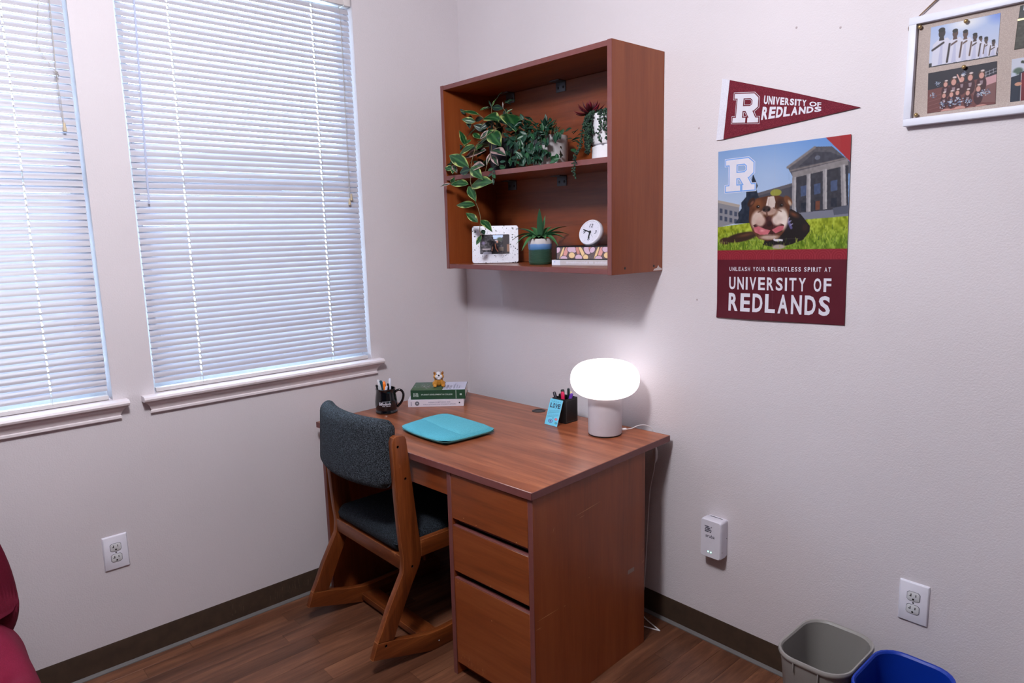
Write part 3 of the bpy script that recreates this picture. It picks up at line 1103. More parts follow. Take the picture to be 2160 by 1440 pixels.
for z in (BZ1 - TH - 0.0005, SZ - TH - 0.0005):
    for x in (0.36, 0.66):
        b = MB()
        b.box((x - 0.026, -0.0135, z - 0.040), (x + 0.026, -0.0105, z), bev=0.0006).box((x - 0.026, -0.052, z - 0.003), (x + 0.026, -0.0105, z), bev=0.0006)
        br = b.build('angle_bracket', plain('galvanised bracket', (92, 96, 102), 0.45, metal=0.7), shelf, True)
        q = MB()
        for sx in (-0.014, 0.014):
            q.ball((x + sx, -0.0138, z - 0.024), (0.0055, 0.0018, 0.0055), u=10, v=6)
        q.build('bracket_screws', M_BLACK, br, False).data.transform(shelf.matrix_basis.inverted())
sc_me = MB().lathe([(0.0045, 0.0), (0.0045, 0.0006), (0.001, 0.0008)], 12).mesh('screw_head', M_BLACK)
for y in (-0.215, -0.052):
    o = link('screw_head', sc_me, sp)
    o.matrix_basis = at(BX1 - BX0, y, 0.02) @ rot('Y', PI / 2)
mb = MB()
mb.add([(BX1 + 0.0004 - BX0, y, z) for y, z in ((-0.056, 0.003), (-0.05, 0.0095), (-0.034, 0.012), (-0.026, 0.022), (-0.018, 0.013), (-0.005, 0.010), (-0.004, 0.003))], [tuple(range(7))])
mb.build('chipped_corner', plain('bare particle board', (214, 200, 196), 0.8), sp)

# ------------------------------------------------------------------ things on the right wall
# pennant: (corner points on the wall, y = 0)
m_felt = fabric('maroon felt', (98, 30, 44), (122, 44, 58), 700.0, 0.2)
m_felt_w = fabric('white felt band', (212, 212, 226), (228, 228, 238), 700.0, 0.2)
PY = -0.006
pen_ = thing('pennant', 'maroon triangular felt pennant with white lettering on the wall above the poster', 'pennant', (1.376, 0, 1.79))
def felt(name, pts, mat, t0=-0.0015):
    m = MB()
    m.prism(pts, 'Y', PY, t0 - 0.001, 0)
    return m.build(name, mat, pen_, True)
felt('felt', [(1.404, 1.973), (1.386, 1.7905), (1.60, 1.811), (1.815, 1.8315), (1.60, 1.908)], m_felt)
felt('band', [(1.377, 1.9815), (1.3595, 1.7905), (1.3862, 1.7902), (1.4045, 1.9735)], m_felt_w)
LY = PY - 0.0004
def pen_place(tl, tr, br, bl, lift=0.0):
    tl, tr, br, bl = [Vector((p[0], LY - lift, p[1])) for p in (tl, tr, br, bl)]
    return lambda u, v: (bl.lerp(br, u)).lerp(tl.lerp(tr, u), v)
q = pen_place((1.4245, 1.9265), (1.5085, 1.9165), (1.5045, 1.829), (1.4175, 1.839))
m = MB()
letter_R(m, q, 0.052)
m.build('logo_outline', M_INK_W, pen_, True)
m = MB()
q = pen_place((1.4245, 1.9265), (1.5085, 1.9165), (1.5045, 1.829), (1.4175, 1.839), 0.0004)
letter_R(m, q, 0.036)
m.build('logo_gap', m_felt, pen_, True)
m = MB()
q = pen_place((1.4245, 1.9265), (1.5085, 1.9165), (1.5045, 1.829), (1.4175, 1.839), 0.0008)
letter_R(m, q)
m.build('logo', M_INK_W, pen_, True)
m = MB()
spaced(m, 'UNIVERSITY', pen_place((1.5255, 1.907), (1.660, 1.8735), (1.6600, 1.8565), (1.5235, 1.8815)), 0.045, 0.16, 0.4)
letters(m, 'OF', pen_place((1.669, 1.8685), (1.7045, 1.8605), (1.7045, 1.8495), (1.6695, 1.854)), 0.03)
spaced(m, 'REDLANDS', pen_place((1.5215, 1.874), (1.7060, 1.8485), (1.7060, 1.8355), (1.5165, 1.8345)), 0.045, 0.14)
m.build('lettering', M_INK_W, pen_, True)

# poster
TL, TR, BR, BL = Vector((1.366, 0, 1.753)), Vector((1.794, 0, 1.761)), Vector((1.804, 0, 1.211)), Vector((1.375, 0, 1.2025))
PU, PV = TR - TL, BL - TL
cv = Canvas(590, 760, (120, 160, 215), 4)
cv.a = np.stack([np.interp(cv.v + 0.25 * (1 - cv.u), [0.0, 0.6], [x0, x1]) for x0, x1 in ((96, 196), (146, 212), (216, 238))], -1)
cv.ell(0.42, 0.18, 0.45, 0.28, (190, 208, 238), soft=1.0, alpha=0.55)
# buildings, tree
cv.poly([(0.0, 0.298), (0.185, 0.333), (0.18, 0.425), (0.0, 0.45)], (142, 142, 150))
cv.poly([(0.0, 0.285), (0.19, 0.322), (0.185, 0.338), (0.0, 0.302)], (178, 168, 160))
for k in range(4):
    for j in (0, 1):
        x, y = 0.018 + 0.042 * k, 0.335 + 0.008 * k + 0.043 * j
        cv.poly([(x, y), (x + 0.024, y + 0.004), (x + 0.024, y + 0.03), (x, y + 0.028)], (70, 78, 100))
cv.poly([(0.33, 0.272), (0.6, 0.232), (0.61, 0.39), (0.328, 0.43)], (72, 72, 84))
cv.poly([(0.33, 0.262), (0.6, 0.222), (0.6, 0.24), (0.33, 0.28)], (96, 92, 98))
cv.ell(0.476, 0.268, 0.045, 0.02, (150, 150, 60))
for k in range(4):
    cv.poly([(0.42 + 0.045 * k, 0.30), (0.44 + 0.045 * k, 0.298), (0.44 + 0.045 * k, 0.35), (0.42 + 0.045 * k, 0.35)], (52, 60, 92))
cv.poly([(0.294, 0.152), (0.334, 0.222), (0.322, 0.24), (0.345, 0.29), (0.33, 0.30), (0.33, 0.43), (0.15, 0.432), (0.18, 0.40), (0.175, 0.37), (0.205, 0.345), (0.20, 0.31), (0.24, 0.28), (0.24, 0.25), (0.275, 0.225)], (34, 44, 62))
cv.mottle(cv.polymask([(0.294, 0.152), (0.334, 0.222), (0.33, 0.43), (0.15, 0.432), (0.24, 0.25)]), 60, 26)
cv.poly([(0.561, 0.135), (0.753, 0.041), (0.872, 0.05), (1.0, 0.142), (1.0, 0.2), (0.82, 0.17), (0.604, 0.193)], (86, 84, 92))
cv.poly([(0.64, 0.138), (0.755, 0.068), (0.86, 0.078), (0.97, 0.118), (0.8, 0.128)], (62, 62, 74))
cv.ell(0.775, 0.10, 0.02, 0.012, (104, 108, 124))
cv.line((0.561, 0.135), (0.753, 0.045), 0.012, (132, 124, 124))
cv.line((0.58, 0.155), (0.97, 0.118), 0.007, (126, 118, 118))
cv.poly([(0.60, 0.19), (0.985, 0.14), (1.0, 0.41), (0.64, 0.415)], (54, 54, 64))
cv.poly([(0.595, 0.165), (0.985, 0.122), (0.985, 0.155), (0.60, 0.196)], (138, 132, 134))
for x0, y0 in ((0.66, 0.21), (0.755, 0.205), (0.87, 0.195)):
    cv.poly([(x0, y0 + 0.035), (x0 + 0.045, y0 + 0.03), (x0 + 0.048, y0 + 0.085), (x0 + 0.003, y0 + 0.09)], (70, 84, 118))
    cv.poly([(x0 + 0.005, y0 + 0.125), (x0 + 0.045, y0 + 0.122), (x0 + 0.047, y0 + 0.17), (x0 + 0.006, y0 + 0.17)], (34, 38, 54))
cv.poly([(0.77, 0.33), (0.80, 0.328), (0.80, 0.376), (0.77, 0.378)], (110, 62, 44))
for a, b, c, d in (((0.597, 0.193), (0.626, 0.191), (0.629, 0.38), (0.6, 0.38)), ((0.701, 0.181), (0.729, 0.18), (0.737, 0.384), (0.704, 0.386)), ((0.814, 0.164), (0.842, 0.164), (0.851, 0.376), (0.823, 0.378)), ((0.933, 0.151), (0.965, 0.15), (0.984, 0.362), (0.949, 0.364))):
    cv.poly([a, b, c, d], (150, 146, 150))
    cv.poly([((a[0] + b[0]) / 2, a[1]), b, c, ((c[0] + d[0]) / 2, c[1])], (176, 172, 174))
cv.mottle(cv.polymask([(0.56, 0.13), (0.75, 0.04), (1.0, 0.1), (1.0, 0.41), (0.6, 0.41)]), 70, 18)
cv.poly([(0.647, 0.388), (0.906, 0.38), (1.0, 0.366), (1.0, 0.43), (0.66, 0.43)], (122, 124, 140))
cv.poly([(0.89, 0.372), (1.0, 0.36), (1.0, 0.405), (0.9, 0.41)], (84, 88, 104))
# lawn
g = cv.polymask([(0.0, 0.448), (0.328, 0.426), (0.689, 0.426), (1.0, 0.418), (1.0, 0.588), (0.0, 0.588)])
cv.put(g, (150, 166, 34))
cv.put(g * np.clip((cv.v - 0.46) / 0.1, 0, 1), (104, 138, 30), 0.8)
cv.mottle(g, 90, 60)
cv.mottle(g, 40, 50)
grs = np.random.RandomState(3)
for k in range(260):
    x, y = grs.rand(), grs.uniform(0.47, 0.585)
    cv.line((x, y), (x + grs.uniform(-0.008, 0.008), y - grs.uniform(0.008, 0.022)), 0.0026, (196, 208, 84) if grs.rand() > 0.45 else (58, 84, 24), 0.8)
# a bulldog lying on the lawn
BR1, BR2, DKB, WHT, PNK = (92, 50, 28), (128, 76, 44), (34, 20, 20), (226, 210, 202), (206, 112, 122)
cv.ell(0.205, 0.512, 0.155, 0.030, (52, 32, 24), ang=-0.16, soft=0.25)
cv.ell(0.24, 0.500, 0.10, 0.014, (96, 60, 40), ang=-0.16, soft=0.8)
cv.ell(0.068, 0.532, 0.052, 0.024, (58, 36, 30), soft=0.3)
for k in range(3):
    cv.ell(0.035 + 0.022 * k, 0.540, 0.011, 0.010, (92, 66, 56), soft=0.5)
cv.poly([(0.50, 0.365), (0.60, 0.366), (0.665, 0.395), (0.735, 0.462), (0.735, 0.49), (0.69, 0.535), (0.60, 0.56), (0.50, 0.578), (0.38, 0.56), (0.42, 0.5)], (24, 15, 18))
cv.ell(0.615, 0.395, 0.055, 0.018, (126, 70, 40), ang=0.5, soft=0.8, alpha=0.8)
cv.ell(0.70, 0.470, 0.030, 0.03, (44, 26, 24), soft=0.6)
cv.line((0.555, 0.395), (0.598, 0.468), 0.013, (92, 86, 138))
for k in range(4):
    cv.line((0.555 + 0.012 * k, 0.402 + 0.017 * k), (0.572 + 0.012 * k, 0.395 + 0.017 * k), 0.004, (168, 164, 204))
cv.poly([(0.27, 0.33), (0.33, 0.292), (0.42, 0.282), (0.50, 0.286), (0.56, 0.305), (0.585, 0.35), (0.575, 0.42), (0.545, 0.49), (0.50, 0.525), (0.42, 0.54), (0.35, 0.525), (0.30, 0.485), (0.265, 0.42)], BR1)
cv.ell(0.335, 0.325, 0.055, 0.040, BR2, soft=0.7)
cv.ell(0.515, 0.330, 0.050, 0.042, (64, 36, 26), soft=0.7)
cv.ell(0.283, 0.312, 0.026, 0.034, (58, 30, 20), ang=0.7, soft=0.25)
cv.ell(0.290, 0.316, 0.013, 0.020, (120, 74, 56), ang=0.7, soft=0.6)
cv.ell(0.570, 0.316, 0.026, 0.036, (110, 66, 40), ang=-0.7, soft=0.25)
cv.ell(0.583, 0.330, 0.014, 0.024, (196, 168, 146), ang=-0.5, soft=0.6)
cv.poly([(0.415, 0.288), (0.462, 0.286), (0.475, 0.32), (0.468, 0.352), (0.50, 0.366), (0.36, 0.368), (0.398, 0.345)], WHT, 0.95)
cv.ell(0.335, 0.418, 0.062, 0.066, (214, 190, 178), soft=0.35)
cv.ell(0.525, 0.418, 0.058, 0.074, (232, 216, 206), soft=0.35)
cv.ell(0.43, 0.372, 0.075, 0.026, (186, 152, 138), soft=0.4)
cv.line((0.34, 0.372), (0.40, 0.352), 0.006, (96, 62, 50), 0.8).line((0.46, 0.352), (0.52, 0.374), 0.006, (110, 74, 60), 0.8)
cv.line((0.42, 0.335), (0.425, 0.30), 0.004, (170, 140, 128), 0.7)
cv.ell(0.405, 0.356, 0.038, 0.021, (58, 38, 36), soft=0.3)
cv.ell(0.386, 0.360, 0.010, 0.007, (18, 10, 10)).ell(0.424, 0.360, 0.010, 0.007, (18, 10, 10))
cv.line((0.408, 0.372), (0.415, 0.425), 0.007, (104, 66, 56))
cv.poly([(0.30, 0.445), (0.35, 0.43), (0.40, 0.405), (0.425, 0.395), (0.455, 0.41), (0.50, 0.435), (0.545, 0.45), (0.53, 0.487), (0.46, 0.505), (0.36, 0.50)], (74, 34, 32))
cv.ell(0.36, 0.425, 0.050, 0.034, (206, 176, 164), ang=-0.4, soft=0.4)
cv.ell(0.49, 0.422, 0.050, 0.036, (222, 200, 190), ang=0.4, soft=0.4)
cv.ell(0.43, 0.440, 0.024, 0.020, (46, 14, 18), soft=0.4)
cv.poly([(0.305, 0.458), (0.345, 0.452), (0.40, 0.470), (0.44, 0.478), (0.42, 0.500), (0.36, 0.502), (0.315, 0.485)], PNK)
cv.poly([(0.45, 0.476), (0.50, 0.456), (0.545, 0.455), (0.535, 0.478), (0.48, 0.496)], (198, 100, 112))
cv.ell(0.375, 0.478, 0.030, 0.010, (232, 152, 158), soft=0.8)
cv.ell(0.43, 0.516, 0.095, 0.018, (202, 176, 162), soft=0.5)
cv.line((0.345, 0.507), (0.50, 0.507), 0.004, (120, 88, 80), 0.7)
for x in (0.338, 0.520):
    cv.ell(x, 0.340, 0.018, 0.011, (40, 22, 18), soft=0.4).ell(x, 0.340, 0.009, 0.007, (12, 8, 8)).ell(x + 0.004, 0.338, 0.003, 0.002, (220, 220, 225))
hm = cv.ellmask(0.43, 0.41, 0.16, 0.13)
cv.mottle(hm, 46, 22)
cv.mottle(hm, 20, 16)
cv.ell(0.50, 0.535, 0.034, 0.007, (224, 220, 230)).ell(0.472, 0.531, 0.008, 0.006, (224, 220, 230)).ell(0.530, 0.536, 0.008, 0.006, (224, 220, 230))
cv.ell(0.507, 0.572, 0.062, 0.016, (182, 166, 160), soft=0.4)
for k in range(70):
    x, y = grs.uniform(0.02, 0.72), grs.uniform(0.545, 0.588)
    cv.line((x, y), (x + grs.uniform(-0.006, 0.006), y - grs.uniform(0.008, 0.03)), 0.0024, (176, 190, 70) if grs.rand() > 0.4 else (74, 100, 30), 0.85)

# corner flash, strip and field
cv.poly([(0.815, -0.01), (1.01, -0.01), (1.01, 0.148)], (168, 44, 50))
cv.poly([(-0.01, 0.588), (1.01, 0.588), (1.01, 0.645), (-0.01, 0.645)], (142, 30, 46))
rr = np.hypot((cv.u * 9) % 1 - 0.5, ((cv.v - 0.588) * 9 * cv.asp) % 1 - 0.5)
cv.put(((cv.v > 0.59) & (cv.v < 0.643)) * (np.sin(rr * 42) > 0.35), (164, 52, 66), 0.7)
cv.poly([(-0.01, 0.645), (1.01, 0.645), (1.01, 1.01), (-0.01, 1.01)], (94, 20, 38))
cv.mottle((cv.v > 0.645).astype(float), 14, 5)
for c in (0.463, ):
    cv.line((c, 0.0), (c + 0.004, 1.0), 0.0022, (190, 190, 205), 0.18)
cv.line((0.28, 0.532), (0.66, 0.528), 0.002, (210, 210, 220), 0.25)
def curl(u, v):
    return 0.001 + 0.0065 * max(0.0, (v - 0.9) / 0.1) ** 1.5 * (0.6 + 0.4 * math.sin(u * 5)) + 0.003 * max(0, (u - 0.93) / 0.07) * (1 - v)
cv.half()
poster = print_sheet('poster', cv, TL + Vector((0, -0.0005, 0)), PU, PV, (0, -1, 0), M_PRINT, 0.0005, bend=curl)
tag(poster, 'tall wall poster of a bulldog on a lawn before a columned hall, maroon lower part', 'poster')
def post_place(u0, v0, u1, v1, lift):
    return lambda u, v: TL + PU * (u0 + (u1 - u0) * u) + PV * (v1 + (v0 - v1) * v) + Vector((0, -(0.0012 + lift + curl(u0 + (u1 - u0) * u, v1 + (v0 - v1) * v)), 0))
m = MB()
spaced(m, 'UNLEASH YOUR RELENTLESS SPIRIT AT', post_place(0.108, 0.688, 0.893, 0.7125, 0.0002), 0.02, 0.42, 0.3, 0.5)
spaced(m, 'UNIVERSITY OF', post_place(0.107, 0.748, 0.899, 0.823, 0.0002), 0.025, 0.3, 0.3, 0.45)
spaced(m, 'REDLANDS', post_place(0.105, 0.845, 0.895, 0.954, 0.0002), 0.03, 0.27)
m.build('lettering', M_INK_W, poster)
for nm, d, l, mt in (('logo_outline', 0.052, 0.0002, M_INK_W), ('logo_gap', 0.036, 0.0005, plain('sky blue print', (112, 158, 222), 0.45)), ('logo', 0.0, 0.0008, M_INK_W)):
    m = MB()
    letter_R(m, post_place(0.070, 0.058, 0.302, 0.240, l), d)
    m.build(nm, mt, poster)

# photo board
brd = thing('photo_board', 'white framed linen pinboard with pinned photos hanging from twine', 'pinboard', (2.09, 0, 1.765))
FX0, FX1, FZ0, FZ1 = 1.936, 2.36, 1.763, 2.037
m_frame = plain('white painted frame', (216, 218, 232), 0.45, bump=(30, 0.06))
m_linen = fabric('linen', (172, 158, 152), (188, 174, 168), 900.0, 0.25)
F = 0.0185
for nm, a, b in (('frame_rail', (FX0, FZ1 - F), (FX1, FZ1)), ('frame_rail', (FX0, FZ0), (FX1, FZ0 + F)), ('frame_rail', (FX0, FZ0 + F), (FX0 + F, FZ1 - F)), ('frame_rail', (FX1 - F, FZ0 + F), (FX1, FZ1 - F))):
    MB().box((a[0], -0.026, a[1]), (b[0], -0.003, b[1]), bev=0.0012).build(nm, m_frame, brd, True)
MB().box((FX0 + F - 0.002, -0.012, FZ0 + F - 0.002), (FX1 - F + 0.002, -0.005, FZ1 - F + 0.002)).build('linen_panel', m_linen, brd, True)
m_jute = plain('jute twine', (126, 100, 78), 0.9)
tw = MB()
mid = ((FX0 + FX1) / 2, 2.20)
for dz in (0.0, -0.006):
    L = [(FX0 - 0.004, -0.008, 2.014), (FX0 + 0.015, -0.006, 2.0400)]
    for k in range(1, 9):
        t = k / 8
        L.append((FX0 + 0.015 + (mid[0] - FX0 - 0.015) * t, -0.006, 2.0405 + (mid[1] + dz - 2.0405) * t))
    tw.tube(L, 0.0016, 6)
    tw.tube([(FX1 + FX0 - x, y, z) for x, y, z in L], 0.0016, 6)
for sx in (FX0 - 0.003, FX1 + 0.003):
    tw.ball((sx, -0.010, 2.014), (0.004, 0.006, 0.008), u=8, v=6)
tw.build('twine', m_jute, brd, True)
MB().lathe([(0.004, 0.0), (0.0025, 0.01), (0.004, 0.014)], 10, M=at(mid[0], 0, 2.20) @ rot('X', PI / 2)).build('hanging_nail', M_STEEL, brd, True)

# the printed photographs
YP = -0.0122
ca = Canvas(360, 240, (150, 175, 228), 8)
ca.a = np.stack([np.interp(cv_, [0, 1], [x0, x1]) for cv_, (x0, x1) in ((ca.v, (176, 214)), (ca.v, (196, 218)), (ca.v, (238, 238)))], -1)
ca.ell(0.52, 0.06, 0.36, 0.24, (250, 250, 252), soft=0.9)
ca.ell(0.98, 0.0, 0.2, 0.3, (120, 150, 232), soft=0.8, alpha=0.8)
ca.poly([(0, 0.9), (0.3, 0.88), (1, 0.93), (1, 1), (0, 1)], (44, 44, 52))
skin = [(44, 34, 38), (88, 62, 58), (96, 70, 62), (66, 48, 48), (92, 68, 62), (82, 62, 56), (78, 58, 56)]
for i, (x, top, s) in enumerate(((0.175, 0.08, 1.0), (0.375, 0.17, 0.82), (0.525, 0.24, 0.74), (0.665, 0.36, 0.66), (0.745, 0.46, 0.5), (0.825, 0.5, 0.54), (0.93, 0.6, 0.5))[::-1]):
    sk = skin[6 - i]
    ca.poly([(x - 0.13 * s, 0.98), (x - 0.13 * s, top + 0.38 * s), (x - 0.06 * s, top + 0.27 * s), (x + 0.09 * s, top + 0.25 * s), (x + 0.15 * s, top + 0.38 * s), (x + 0.11 * s, 0.97)], (222, 222, 240))
    ca.poly([(x - 0.01 * s, top + 0.4 * s), (x + 0.02 * s, top + 0.4 * s), (x + 0.03, 0.97), (x - 0.04, 0.97)], (186, 188, 222), 0.7)
    ca.ell(x, top + 0.12 * s, 0.052 * s, 0.125 * s, sk)
    ca.poly([(x - 0.03 * s, top + 0.2 * s), (x + 0.03 * s, top + 0.2 * s), (x + 0.04 * s, top + 0.3 * s), (x - 0.04 * s, top + 0.3 * s)], sk)
    ca.ell(x - 0.005 * s, top + 0.04 * s, 0.052 * s, 0.06 * s, (24, 20, 24))
    ca.line((x - 0.13 * s, top + 0.5 * s), (x + 0.03 * s, top + 0.36 * s), 0.022 * s, sk)
    ca.line((x + 0.125 * s, top + 0.42 * s), (x + 0.10 * s, min(0.95, top + 0.85 * s)), 0.02 * s, sk)
cb = Canvas(378, 252, (30, 26, 44), 9)
cb.poly([(0, 0.42), (1, 0.32), (1, 1), (0, 1)], (112, 62, 62))
cb.poly([(0.6, 0.5), (1, 0.42), (1, 0.95), (0.75, 0.9)], (126, 84, 84))
cb.poly([(0.80, 0.36), (1.0, 0.30), (1.0, 0.48), (0.84, 0.54)], (206, 158, 164))
for k in range(4):
    cb.line((0.80 + 0.05 * k, 0.36 - 0.03 * k), (0.80 + 0.05 * k, 0.22 - 0.02 * k), 0.004, (190, 190, 200))
cb.line((0.80, 0.24), (1.0, 0.16), 0.004, (190, 190, 200)).line((0.80, 0.31), (1.0, 0.23), 0.004, (190, 190, 200))
for k in range(5):
    cb.line((0.0, 0.62 + 0.1 * k), (0.22, 0.56 + 0.1 * k), 0.003, (180, 130, 130), 0.6)
def pom(x, y, r):
    for k in range(26):
        a, d = cb.r.rand() * 6.28, r * cb.r.rand()
        cb.ell(x + d * math.cos(a), y + d * math.sin(a) / cb.asp, r * 0.2, r * 0.24, [(210, 216, 232), (120, 130, 160), (60, 66, 100), (160, 190, 214)][k % 4], soft=0.5)
def gal(x, y, s, sit):
    cb.ell(x, y + 0.19 * s, 0.062 * s, 0.17 * s, (62, 20, 34))
    cb.poly([(x - 0.02 * s, y + 0.12 * s), (x + 0.02 * s, y + 0.12 * s), (x + 0.014 * s, y + 0.2 * s), (x - 0.014 * s, y + 0.2 * s)], (210, 200, 206), 0.6)
    cb.ell(x, y, 0.042 * s, 0.085 * s, (70, 42, 34))
    cb.ell(x, y + 0.02 * s, 0.03 * s, 0.062 * s, (214, 158, 146))
    cb.ell(x + 0.01 * s, y - 0.07 * s, 0.03 * s, 0.025 * s, (224, 206, 204), soft=0.4)
    if sit:
        cb.ell(x + 0.04 * s, y + 0.42 * s, 0.09 * s, 0.06 * s, (206, 150, 140))
for a in ((0.27, 0.33, 1.0, 0), (0.39, 0.30, 1.25, 0), (0.51, 0.27, 1.1, 0), (0.63, 0.26, 1.2, 0), (0.79, 0.25, 1.2, 0), (0.25, 0.60, 0.95, 1), (0.36, 0.60, 1.0, 1), (0.45, 0.58, 0.95, 1), (0.60, 0.62, 1.0, 1), (0.75, 0.56, 1.1, 1)):
    gal(*a)
cb.line((0.49, 0.34), (0.44, 0.16), 0.014, (222, 172, 160))
for a in ((0.15, 0.30, 0.05), (0.54, 0.16, 0.05), (0.09, 0.57, 0.05), (0.24, 0.84, 0.065), (0.35, 0.80, 0.075), (0.48, 0.80, 0.075), (0.62, 0.86, 0.06), (0.79, 0.70, 0.065), (0.88, 0.68, 0.06)):
    pom(*a)
cc = Canvas(80, 84, (40, 44, 50), 10)
cc.poly([(0.0, 0), (1, 0), (1, 0.45), (0.0, 0.4)], (206, 210, 226))
cc.poly([(0, 0), (0.12, 0), (0.12, 1), (0, 1)], (52, 58, 60))
cc.poly([(0, 0.5), (1, 0.4), (1, 1), (0, 1)], (62, 64, 66))
cc.ell(0.5, 0.4, 0.25, 0.3, (22, 24, 30))
cd = Canvas(80, 60, (70, 68, 62), 12)
cd.poly([(0.1, 0), (1, 0), (1, 0.3), (0.2, 0.4)], (66, 70, 70))
cd.ell(0.42, 0.6, 0.24, 0.75, (18, 20, 30))
cd.ell(0.9, 0.6, 0.2, 0.75, (26, 26, 34))
cd.mottle(np.ones((60, 80)), 24, 24)
ce = Canvas(270, 240, (206, 210, 228), 13)
ce.ell(0.10, 0.30, 0.09, 0.10, (82, 104, 92), soft=0.4).ell(0.03, 0.36, 0.06, 0.05, (196, 206, 226), soft=0.5)
ce.poly([(0.0, 0.42), (0.14, 0.38), (0.16, 1), (0, 1)], (30, 40, 62))
ce.poly([(0.12, 0.34), (0.30, 0.28), (0.50, 0.34), (0.56, 1.0), (0.10, 1.0)], (28, 36, 58))
ce.poly([(0.15, 0.36), (0.22, 0.32), (0.22, 1), (0.15, 1)], (112, 24, 38)).poly([(0.36, 0.32), (0.44, 0.36), (0.44, 1), (0.36, 1)], (112, 24, 38))
ce.line((0.15, 0.36), (0.15, 1), 0.006, (214, 210, 214)).line((0.225, 0.32), (0.225, 1), 0.006, (214, 210, 214))
ce.ell(0.29, 0.20, 0.055, 0.09, (196, 140, 118)).poly([(0.16, 0.12), (0.3, 0.06), (0.44, 0.12), (0.38, 0.16), (0.2, 0.17)], (24, 24, 32)).ell(0.16, 0.10, 0.03, 0.04, (40, 52, 40), soft=0.4)
ce.poly([(0.15, 0.52), (0.46, 0.46), (0.46, 0.64), (0.16, 0.68)], (126, 26, 40)).ell(0.29, 0.57, 0.02, 0.025, (214, 190, 190))
ce.ell(0.11, 0.60, 0.055, 0.045, (206, 150, 126)).line((0.3, 0.28), (0.3, 0.42), 0.016, (222, 222, 230))
ce.poly([(0.6, 0.3), (1, 0.2), (1, 1), (0.62, 1)], (44, 52, 74))
def snapshot(label, cvs, tl, tr, bl, rough=M_PRINT):
    if cvs.w > 200:
        cvs.half()
    tl, tr, bl = [Vector((p[0], YP, p[1])) for p in (tl, tr, bl)]
    o = print_sheet('photo_print', cvs, tl, tr - tl, bl - tl, (0, -1, 0), rough, 0.0004, back=M_PAPER)
    return tag(o, label, 'photo', 'photos pinned to the board')
snapshot('photo of players in white jerseys standing in a row, hands on chests', ca, (1.985, 2.0055), (2.137, 2.006), (1.986, 1.906))
snapshot('photo of a cheer squad in maroon with silvery pompoms at night', cb, (1.986, 1.892), (2.138, 1.8945), (1.990, 1.7905))
snapshot('small dark snapshot with a white sky, at the top right of the pinboard', cc, (2.176, 2.013), (2.236, 2.011), (2.174, 1.984))
snapshot('dark photo of figures in shadow, above the graduate photo', cd, (2.1730, 1.979), (2.30, 1.979), (2.171, 1.914))
snapshot('photo of a graduate in cap and gown holding a maroon diploma folder', ce, (2.168, 1.893), (2.306, 1.893), (2.172, 1.793))
m_gold = plain('gilt ribbon', (198, 186, 120), 0.4, metal=0.3)
MB().box((2.173, -0.0124, 1.9795), (2.30, -0.012, 1.9835)).build('ribbon_strip', m_gold, brd, True)
m_pin = plain('brass pin', (176, 150, 104), 0.35, metal=0.6)
pin_me = MB().ball((0, -0.0075, 0), (0.0052, 0.0052, 0.0052), u=12, v=8).tube([(0, -0.005, 0), (0, 0.0, 0)], 0.0008, 6).mesh('push_pin', m_pin)
for (x, z), y, l in zip(((1.9610, 2.0105), (2.066, 2.0015), (2.069, 1.892), (1.9655, 1.7895)), (-0.0122, -0.0128, -0.0128, -0.0122),
                     ('round brass push pin in the top corner of the linen, beside the frame', 'round brass push pin at the top edge of the jersey photo', 'round brass push pin at the top edge of the cheer squad photo', 'round brass push pin in the bottom corner of the linen, beside the frame')):
    o = link('push_pin', pin_me)
    o.location = (x, y, z)
    tag(o, l, 'pin', 'brass pins on the board')

# plug-in wireless access point
rt = thing('access_point', 'small white plug-in wireless box with two green lights on the wall', 'router', (1.398, 0, 0.348))
RB = MB()
sec = []
def rrect(w, h, r, n=5):
    out = []
    for cx, cy, a0 in ((w - r, h - r, 0), (-w + r, h - r, 90), (-w + r, -h + r, 180), (w - r, -h + r, 270)):
        for k in range(n + 1):
            a = math.radians(a0 + 90 * k / n)
            out.append((cx + r * math.cos(a), cy + r * math.sin(a)))
    return out
def loft(mb, rings, mi=0, M=None, cap0=True, cap1=True):
    n = len(rings[0])
    vs = [p for r in rings for p in r]
    fs = [(j * n + k, j * n + (k + 1) % n, (j + 1) * n + (k + 1) % n, (j + 1) * n + k) for j in range(len(rings) - 1) for k in range(n)]
    if cap0:
        fs.append(tuple(range(n))[::-1])
    if cap1:
        fs.append(tuple((len(rings) - 1) * n + k for k in range(n)))
    mb.add(vs, fs, mi, M, True)
    return mb
rings = []
for y, w, h, r in ((0.0, 0.0385, 0.0685, 0.008), (-0.010, 0.0395, 0.0695, 0.009), (-0.012, 0.0405, 0.0705, 0.009), (-0.040, 0.0405, 0.0705, 0.009), (-0.046, 0.0395, 0.0695, 0.009), (-0.0485, 0.0375, 0.0675, 0.008)):
    rings.append([(1.398 + p[0], y, 0.4185 + p[1]) for p in rrect(w, h, r)])
loft(RB, rings).build('housing', M_WHITE, rt, True)
m_lb = plain('printed label', (66, 66, 84), 0.5)
m = MB()
for k, wd in enumerate((0.028, 0.023, 0.0275, 0.0255)):
    dashes(m, flat((1.3755, -0.0486, 0.4615 - 0.0062 * k), (wd, 0, 0), (0, 0, 0.0046), (0, -1, 0), 0.0002), 13, k + 1, 0.9)
letters(m, 'aruba', flat((1.3790, -0.0486, 0.4235), (0.036, 0, 0), (0, 0, 0.0125), (0, -1, 0), 0.0002), 0.012)
m.build('lettering', m_lb, rt, True)
m_led = plain('green status light', (170, 255, 225), 0.4, emit=((120, 255, 215), 6.0))
for x in (1.3905, 1.4015):
    MB().lathe([(0.0024, 0.0), (0.0020, 0.0007)], 12, M=at(x, -0.0484, 0.3705) @ rot('X', PI / 2)).build('status_light', m_led, rt, True)
